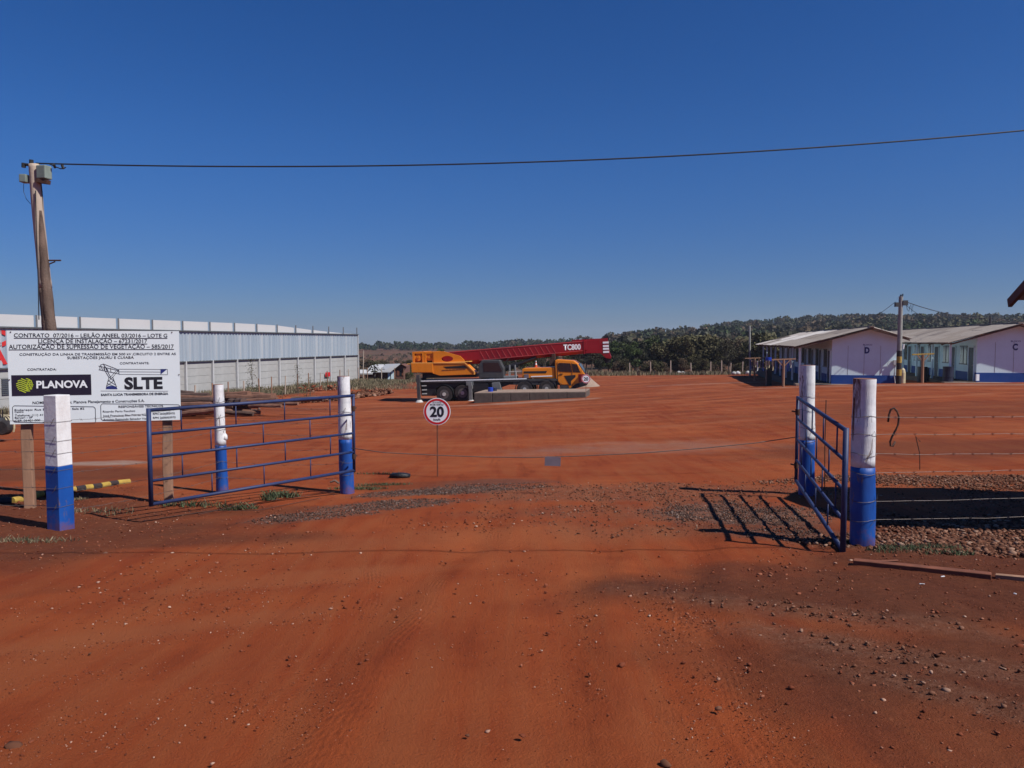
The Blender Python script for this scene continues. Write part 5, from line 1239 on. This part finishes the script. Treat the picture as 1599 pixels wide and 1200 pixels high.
# low bank of stones along the yard edge
r3 = np.random.default_rng(33)
def rowof(pxa, pya, pxb, pyb, n, wdt, hgt_, s0, s1, name, label, m):
    a, b_ = G(pxa, pya), G(pxb, pyb); t_ = r3.random(n); off = (r3.random(n)-.5)*2
    xy = np.stack([a.x+(b_.x-a.x)*t_, a.y+(b_.y-a.y)*t_+off*wdt], 1); 
    return stones(name, xy, s0+(s1-s0)*r3.random(n)**2, m, label, seed=n, stack=(1-np.abs(off))*hgt_*r3.random(n))
rowof(535, 624, 612, 615, 420, 1.2, .45, .07, .17, 'stone_row', 'low row of pinkish stones at the yard edge right of the left gate', M['rubble'])
rowof(440, 632, 540, 624, 260, 1.0, .2, .05, .13, 'broken_stone', 'scattered pinkish stones at the yard edge beside the logs', M['rubble'])
rowof(250, 652, 400, 642, 220, .8, .1, .04, .1, 'wood_debris', 'dark bark debris in front of the log pile', M['gravel'])
rowof(470, 612, 545, 608, 150, 1.5, .5, .06, .16, 'earth_bank', 'reddish earth and stones heaped before the concrete wall', M['pebble'])

# ---------------------------------------------------------------- grass, weeds
def blades(name, xy, h, w_, m, label, seed=1, spread=.5):
    r = np.random.default_rng(seed); n = len(xy); z = gz_arr(xy[:,0], xy[:,1])
    a = r.random(n)*6.28; hh_ = h*(.4+.8*r.random(n)); ww = w_*(.6+.8*r.random(n)); lx = (r.random(n)-.5)*2*spread*hh_; lyv = (r.random(n)-.5)*2*spread*hh_
    dx, dy = np.cos(a)*ww/2, np.sin(a)*ww/2
    p0 = np.stack([xy[:,0]-dx, xy[:,1]-dy, z-.02], 1); p1 = np.stack([xy[:,0]+dx, xy[:,1]+dy, z-.02], 1)
    p2 = np.stack([xy[:,0]+lx+dx*.15, xy[:,1]+lyv+dy*.15, z+hh_], 1); p3 = np.stack([xy[:,0]+lx-dx*.3, xy[:,1]+lyv-dy*.3, z+hh_*.95], 1)
    v = np.stack([p0,p1,p2,p3], 1).reshape(-1, 3); f = np.arange(n*4).reshape(-1, 4)
    return tag(from_arrays(name, v, f, m), label, kind='stuff')
def ingrass(x, y):
    wx = -29.3+(y-44)*(11.7/44); d = x-wx; return (d > .3)*(d < 6.5)*np.clip(vnoise(x*.35, y*.35, 31)*3+.35, 0, 1)*(y > 38)
xy = sample(ingrass, 11000, -32, -10, 38, 100, r3, 1)
blades('dry_grass', xy, .36, .05, M['grass'], 'dry grass strip along the foot of the concrete wall', 2)
xy = sample(lambda x, y: np.clip((vnoise(x*.2,y*.2,32)*2+.8),0,1)*(x < -.124*y), 9000, -22, -6, 69, 100, r3, 1)
blades('dry_grass', xy, .24, .07, M['grass'], 'rough grass in front of the small hut', 3)
xy = sample(lambda x, y: np.clip((vnoise(x*.3,y*.3,35)*2+.6),0,1), 9000, 3, 42, 92, 106, r3, 1)
blades('dry_grass', xy, .45, .08, M['grass'], 'dry grass below the tree belt at the far yard edge', 6)
def tuft_xy(spots):
    out = []
    for px, py, rx, ry, n in spots:
        g_ = G(px, py); a = r3.random(n)*6.28; q = r3.random(n)**.7; out.append(np.stack([g_.x+np.cos(a)*q*rx, g_.y+np.sin(a)*q*ry], 1))
    return np.concatenate(out)
blades('green_weeds', tuft_xy([(440,776,.28,.16,420),(372,795,.3,.1,160),(300,790,.5,.14,160),(420,782,.12,.1,120)]), .085, .018, M['weed'], 'green weeds growing under the left gate', 4, 1.1)
blades('green_weeds', tuft_xy([(1440,858,.45,.13,900),(1410,862,.4,.12,350),(1480,866,.25,.08,250),(1335,850,.12,.12,260)]), .045, .012, M['weed'], 'low green weeds right of the thick post', 5, 1.1)
blades('green_weeds', tuft_xy([(560,763,.5,.12,420),(600,757,.5,.1,320),(585,740,.6,.1,160)]), .035, .014, M['weed'], 'thin green grass right of the left gate end', 7, 1.2)
blades('green_weeds', tuft_xy([(40,846,.6,.12,300),(125,782,.12,.08,120),(150,800,.5,.3,160),(110,800,.2,.1,90)]), .05, .013, M['grass'], 'dry weeds around the corner post', 8, 1.1)

# ---------------------------------------------------------------- trees
def crown_mesh(name, seed, R_, H_c, n, leaf, m, gaps=.25):
    r = np.random.default_rng(seed); k = 14
    cc = []; 
    for i in range(k):
        a = r.random()*6.28; q = r.random()**.6*R_*.75; z = H_c*(.15+.8*r.random()); q *= (1-.55*abs(z/H_c-.45)); cc.append((math.cos(a)*q, math.sin(a)*q, z, R_*(.28+.28*r.random())))
    cc = np.array(cc); idx = r.integers(0, k, n); d = r.normal(size=(n,3)); d /= np.linalg.norm(d, axis=1)[:,None]
    rad_ = cc[idx,3]*(.55+.5*r.random(n)); p = cc[idx,:3]+d*rad_[:,None]*np.array([1,1,.75])
    u = r.normal(size=(n,3)); u /= np.linalg.norm(u, axis=1)[:,None]; w2 = np.cross(u, r.normal(size=(n,3))); w2 /= np.linalg.norm(w2, axis=1)[:,None]
    s = leaf*(.5+r.random(n))[:,None]
    v = np.stack([p-u*s-w2*s*.5, p+u*s*.9-w2*s*.35, p+u*s+w2*s*.6, p-u*s*.7+w2*s*.5], 1).reshape(-1, 3)
    f = np.arange(n*4).reshape(-1, 4); me_ = bpy.data.meshes.new(name)
    me_.vertices.add(len(v)); me_.vertices.foreach_set('co', v.astype(np.float32).ravel()); me_.loops.add(f.size); me_.loops.foreach_set('vertex_index', f.astype(np.int32).ravel())
    me_.polygons.add(n); me_.polygons.foreach_set('loop_start', np.arange(0, n*4, 4, dtype=np.int32)); me_.polygons.foreach_set('loop_total', np.full(n, 4, np.int32)); me_.materials.append(m); me_.update(calc_edges=True)
    return me_, cc
def trunk_mesh(seed, H, cc, r0, m):
    r = random.Random(seed); mb = MB(); fork = H*.35
    top = Vector((r.uniform(-.3,.3), r.uniform(-.3,.3), fork)); mb.tube([(0,0,-.4),(top.x*.4,top.y*.4,fork*.5),top], [r0*1.2,r0,r0*.8], 7)
    for i in range(7):
        c = Vector(cc[i*2 % len(cc)][:3]); e = Vector((c.x, c.y, c.z)); e2 = top.lerp(e, .5)+Vector((r.uniform(-.3,.3),r.uniform(-.3,.3),.2)); mb.tube([top, e2, e], [r0*.55,r0*.35,r0*.12], 5)
    return mb.mesh('trunk', m)
TR = []
for i in range(12):
    H = [6,7,5,6.5,4.2,7.5,5.5,3.6,6,4.8,3.2,6.8][i]; R_ = [2.2,2.6,1.9,1.7,2.0,2.8,2.0,1.8,1.8,2.2,1.8,2.1][i]
    mk = ['leaf0','leaf1','leaf2','leaf1','leaf3','leaf5','leaf2','leaf4','leaf3','leaf0','leaf2','leaf5'][i]
    cme, cc = crown_mesh('crown', 100+i, R_, H*.78, 3000, .115, M[mk]); cc = cc.copy(); cc[:,2] += H*.22
    TR.append((cme, trunk_mesh(200+i, H, cc, .16, M['bark_grey']), H))
def tree(label, x, y, v, s, rz, group, nm='tree', zs=1.0):
    t_ = thing(nm, label, 'tree', (x, y, gz(x, y)-.1), rz, group); t_.scale = (s, s, s*zs)
    a = bpy.data.objects.new('trunk', TR[v][1]); link(a, t_); b = bpy.data.objects.new('crown', TR[v][0]); link(b, t_); b.location = (0,0,TR[v][2]*.22)
    return t_
rt = random.Random(77)
KIND = {0:'dark green',1:'dark green',2:'olive',3:'dark green',4:'brownish',5:'dull green',6:'olive',7:'dry brown',8:'brownish',9:'dark green',10:'olive',11:'dull green'}
# belt behind the yard, right of the crane
for row, (Y0, cnt) in enumerate(((107,24),(115,26),(126,24),(140,24))):
    for i in range(cnt):
        px = 770 + (1330-770)*(i+rt.uniform(-.4,.4))/(cnt-1); Yt = Y0+rt.uniform(-3,3); x = (px-800)/F*Yt
        topy = 549 if px < 880 else (546-(px-880)*.1 if px < 1000 else 534-(px-1000)*.006)
        v = rt.choice([0,1,9,5,11] if px < 1030 else [2,4,8,10,5,7,6]); gzz = gz(x, Yt)
        Hn = P(px, topy+rt.uniform(-8,16), Yt).z-gzz; s = Hn/TR[v][2]
        tree('%s tree in the belt behind the crane and yard' % KIND[v], x, Yt, v, s, rt.uniform(0,6.28), 'trees in the belt beyond the yard')
for i in range(26):  # low bushes in front of the belt
    px = rt.uniform(960, 1200); Yt = rt.uniform(101,105); x = (px-800)/F*Yt; v = rt.choice([7,10,4,2]); s = rt.uniform(.3,.55)
    tree('low scrubby bush at the foot of the tree belt', x, Yt, v, s, rt.uniform(0,6.28), 'bushes below the tree belt', 'bush')
for i in range(34):  # left background behind hut and crane
    px = rt.uniform(563, 770); Yt = rt.uniform(118, 200); x = (px-800)/F*Yt; v = rt.choice([4,7,8,2,6]); gzz = gz(x, Yt)
    s = min(1.0, (P(px, rt.uniform(560,575), Yt).z-gzz)/TR[v][2])
    if s < .25: continue
    tree('dry brown scrub tree on the slope behind the small hut', x, Yt, v, s, rt.uniform(0,6.28), 'scrub trees behind the hut')
for px, Yt, ty, v, lb in ((687,112,545,0,'dense dark green tree just behind the crane counterweight'),(712,116,549,1,'lower dark green tree behind the crane boom foot'),(735,118,552,6,'olive tree behind the rear of the red boom')):
    x = (px-800)/F*Yt; s = (P(px,ty,Yt).z-gz(x,Yt))/TR[v][2]; tree(lb, x, Yt, v, s, 1.0, 'trees near the crane')
for px, Yt, ty, v in ((770,109,560,2),(640,104,575,9),(558,88.5,588,10),(551,86,592,9),(590,94,590,10),(618,93.5,590,9),(634,96,582,10),(573,93,592,10)):
    x = (px-800)/F*Yt; s = (P(px,ty,Yt).z-gz(x,Yt))/TR[v][2]; tree('low green bush growing near the small hut', x, Yt, v, s, px*.1, 'bushes near the hut', 'bush')
# papaya-like tree before the hut
b = onground(585, 91); pt_ = thing('leafy_tree', 'thin trunked tree with big dark leaves in front of the small hut', 'tree', b)
h_ = P(585,565,91).z-b.z; MB().tube([(0,0,-.2),(.05,0,h_*.5),(0,0,h_*.8)], [.1,.08,.06], 7).build('trunk', M['bark_grey'], pt_)
lf = MB(); rp = random.Random(4)
for i in range(120):
    a = rp.uniform(0,6.28); q = rp.uniform(.2,1.25); z = h_*.62+rp.uniform(-.3,1.1)*(h_*.38); c_ = Vector((math.cos(a)*q, math.sin(a)*q, z)); u = Vector((math.cos(a),math.sin(a),rp.uniform(-.7,.2))).normalized()*.24; w2 = u.cross(Vector((rp.uniform(-.3,.3),rp.uniform(-.3,.3),1))).normalized()*.12
    lf.quad(c_-u, c_+w2, c_+u, c_-w2)
lf.build('crown', M['leaf1'], pt_, fix=False)
# shrubs growing against the precast wall
for px, Ys_, h_ in ((393,50,3.0),(388,49.5,1.6),(400,51,1.4),(465,60,2.4),(484,57,1.6),(478,56,1.2),(510,72,1.3),(440,56,1.0)):
    b = onground(px, Ys_); s_ = thing('wall_shrub', 'thin scraggly shrub in front of the concrete wall', 'shrub', b, group='shrubs along the concrete wall')
    mb = MB(); mb.tube([(0,0,-.1),(.05,0,h_*.5),(.02,0,h_*.9)], .015, 4).build('stem', M['bark_grey'], s_)
    lf = MB()
    for i in range(int(70*h_)):
        z = h_*(.1+.9*rp.random()); q = .45*(1-z/h_*.7)*rp.random()*min(h_,2); a = rp.uniform(0,6.28); c_ = Vector((math.cos(a)*q,math.sin(a)*q,z)); u = Vector((rp.uniform(-1,1),rp.uniform(-1,1),rp.uniform(-1,1))).normalized()*.07; w2 = u.cross(Vector((0,0,1)))*.6
        lf.quad(c_-u, c_+w2, c_+u, c_-w2)
    lf.build('leaves', M['leaf2' if h_ > 2 else 'leaf0'], s_, fix=False)
# thin stakes of the fence in front of the wall and at the far yard edge
st_ = MB().tube([(0,0,-.2),(.01,0,1.55)], .045, 6).mesh('fence_stake', M['wood'])
st2 = MB().tube([(0,0,-.2),(.01,0,1.5)], .05, 6).mesh('fence_stake', M['wood_pale'])
for i, px in enumerate((303,331,356,381,405,424,445,465,482,500,512,531,545,560,574,596,616,631)):
    Yt = 44+i*2.9 if i < 13 else 84+(i-13)*1.5; x = (px-800)/F*Yt; o = bpy.data.objects.new('fence_stake', st_ if i % 3 else st2); link(o); o.location = (x, Yt, gz(x,Yt)); o.rotation_euler = (0,rt.uniform(-.05,.05),i)
    tag(o, 'thin wooden fence stake before the concrete wall and hut', 'stake', 'fence stakes before the concrete wall')
for i, px in enumerate((984,1016.5,1048,1080,1110.5,1127.5,1141,1160,1188)):
    Yt = 99; x = (px-800)/F*Yt; o = bpy.data.objects.new('fence_stake', st2); link(o); o.location = (x, Yt, gz(x,Yt)); o.scale = (1.3,1.3,1.0+.1*(i%3)); o.rotation_euler = (0,rt.uniform(-.04,.04),i)
    tag(o, 'pale fence stake at the far yard edge below the trees', 'stake', 'fence stakes below the tree belt')
# rubbish between the belt and the yard: white bags
for i, (px, py, m_) in enumerate(((1168,579,'steel_white'),(1152,583,'conc_post'),(1146,584,'conc'),(1182,579,'conc'),(1060,583,'conc_post'),(1066,582,'steel_white'))):
    Yt = 90 if px > 1100 else 99; b = P(px, py, Yt); b.z = gz(b.x, Yt)+.2; v = ICV*np.array([.35,.3,.25])*(1+(rng.random((len(ICV),1))-.5)*.3)
    o = from_arrays('white_sack', v, ICF, M[m_], smooth=True); o.location = b; tag(o, 'pale sack of rubbish lying at the foot of the distant trees', 'sack', 'pale sacks at the yard edge')

# ---------------------------------------------------------------- wooded hills: one mass of crowns
def forest(name, label, pts, size, leafn, leaf, ms, seed):
    r = np.random.default_rng(seed); n = len(pts); z = gz_arr(pts[:,0], pts[:,1]); V = []; 
    sz = size*(.5+1.1*r.random(n)**2.2); tot = n*leafn; idx = np.repeat(np.arange(n), leafn)
    d = r.normal(size=(tot,3)); d /= np.linalg.norm(d, axis=1)[:,None]; d[:,2] = np.abs(d[:,2])*1.1-.15
    base = np.stack([pts[:,0], pts[:,1], z+sz*.35], 1)
    p = base[idx]+d*(sz[idx]*(.45+.2*r.random(tot)))[:,None]*np.array([1,1,1.0])
    u = r.normal(size=(tot,3)); u /= np.linalg.norm(u, axis=1)[:,None]; w2 = np.cross(u, r.normal(size=(tot,3))); w2 /= np.linalg.norm(w2, axis=1)[:,None]
    s = (leaf*sz[idx]*(.6+.8*r.random(tot)))[:,None]
    v = np.stack([p-u*s, p+w2*s, p+u*s, p-w2*s], 1).reshape(-1, 3); f = np.arange(tot*4).reshape(-1, 4)
    mi = np.repeat(r.integers(0, len(ms), n), leafn)
    return tag(from_arrays(name, v, f, ms, mi=mi), label, kind='stuff')
rf_ = np.random.default_rng(91)
def fpts(n, pxa, pxb, Ya, Yb, dens=None):
    Yv = Ya*(Yb/Ya)**rf_.random(n); pv = pxa+(pxb-pxa)*rf_.random(n); return np.stack([(pv-800)/F*Yv, Yv], 1)
ms = [M['leaf1'], M['leaf5'], M['leaf2'], M['leaf3']]
forest('hillside_forest', 'dull green forest covering the distant hill', np.concatenate([fpts(2300, 940, 2100, 170, 600), fpts(900, 1100, 2000, 520, 620), fpts(120, 760, 1000, 500, 600)]), 5.2, 110, .1, ms, 6)
forest('far_treeline', 'dark treeline along the left horizon', fpts(360, 380, 870, 555, 600), 4.6, 90, .11, [M['leaf1'], M['leaf5']], 7)
forest('scrub', 'brown scrub on the slope behind the hut', fpts(700, 500, 800, 130, 420), 1.5, 26, .16, [M['leaf3'], M['leaf4'], M['leaf2'], M['leaf4']], 8)

# ---------------------------------------------------------------- thin haze over the whole place
hz_m = bpy.data.materials.new('haze_air'); hz_m.use_nodes = True; ht = hz_m.node_tree; ht.nodes.clear()
ho = ht.nodes.new('ShaderNodeOutputMaterial'); pv = ht.nodes.new('ShaderNodeVolumePrincipled'); pv.inputs['Color'].default_value = (.8,.88,1,1); pv.inputs['Density'].default_value = .00022; pv.inputs['Anisotropy'].default_value = .2
ht.links.new(pv.outputs[0], ho.inputs['Volume'])
hzb = MB().box((0, 1540, 8), (6300, 3460, 92)).build('haze', hz_m); tag(hzb, 'thin bluish haze filling the air over the yard and hills', kind='stuff')
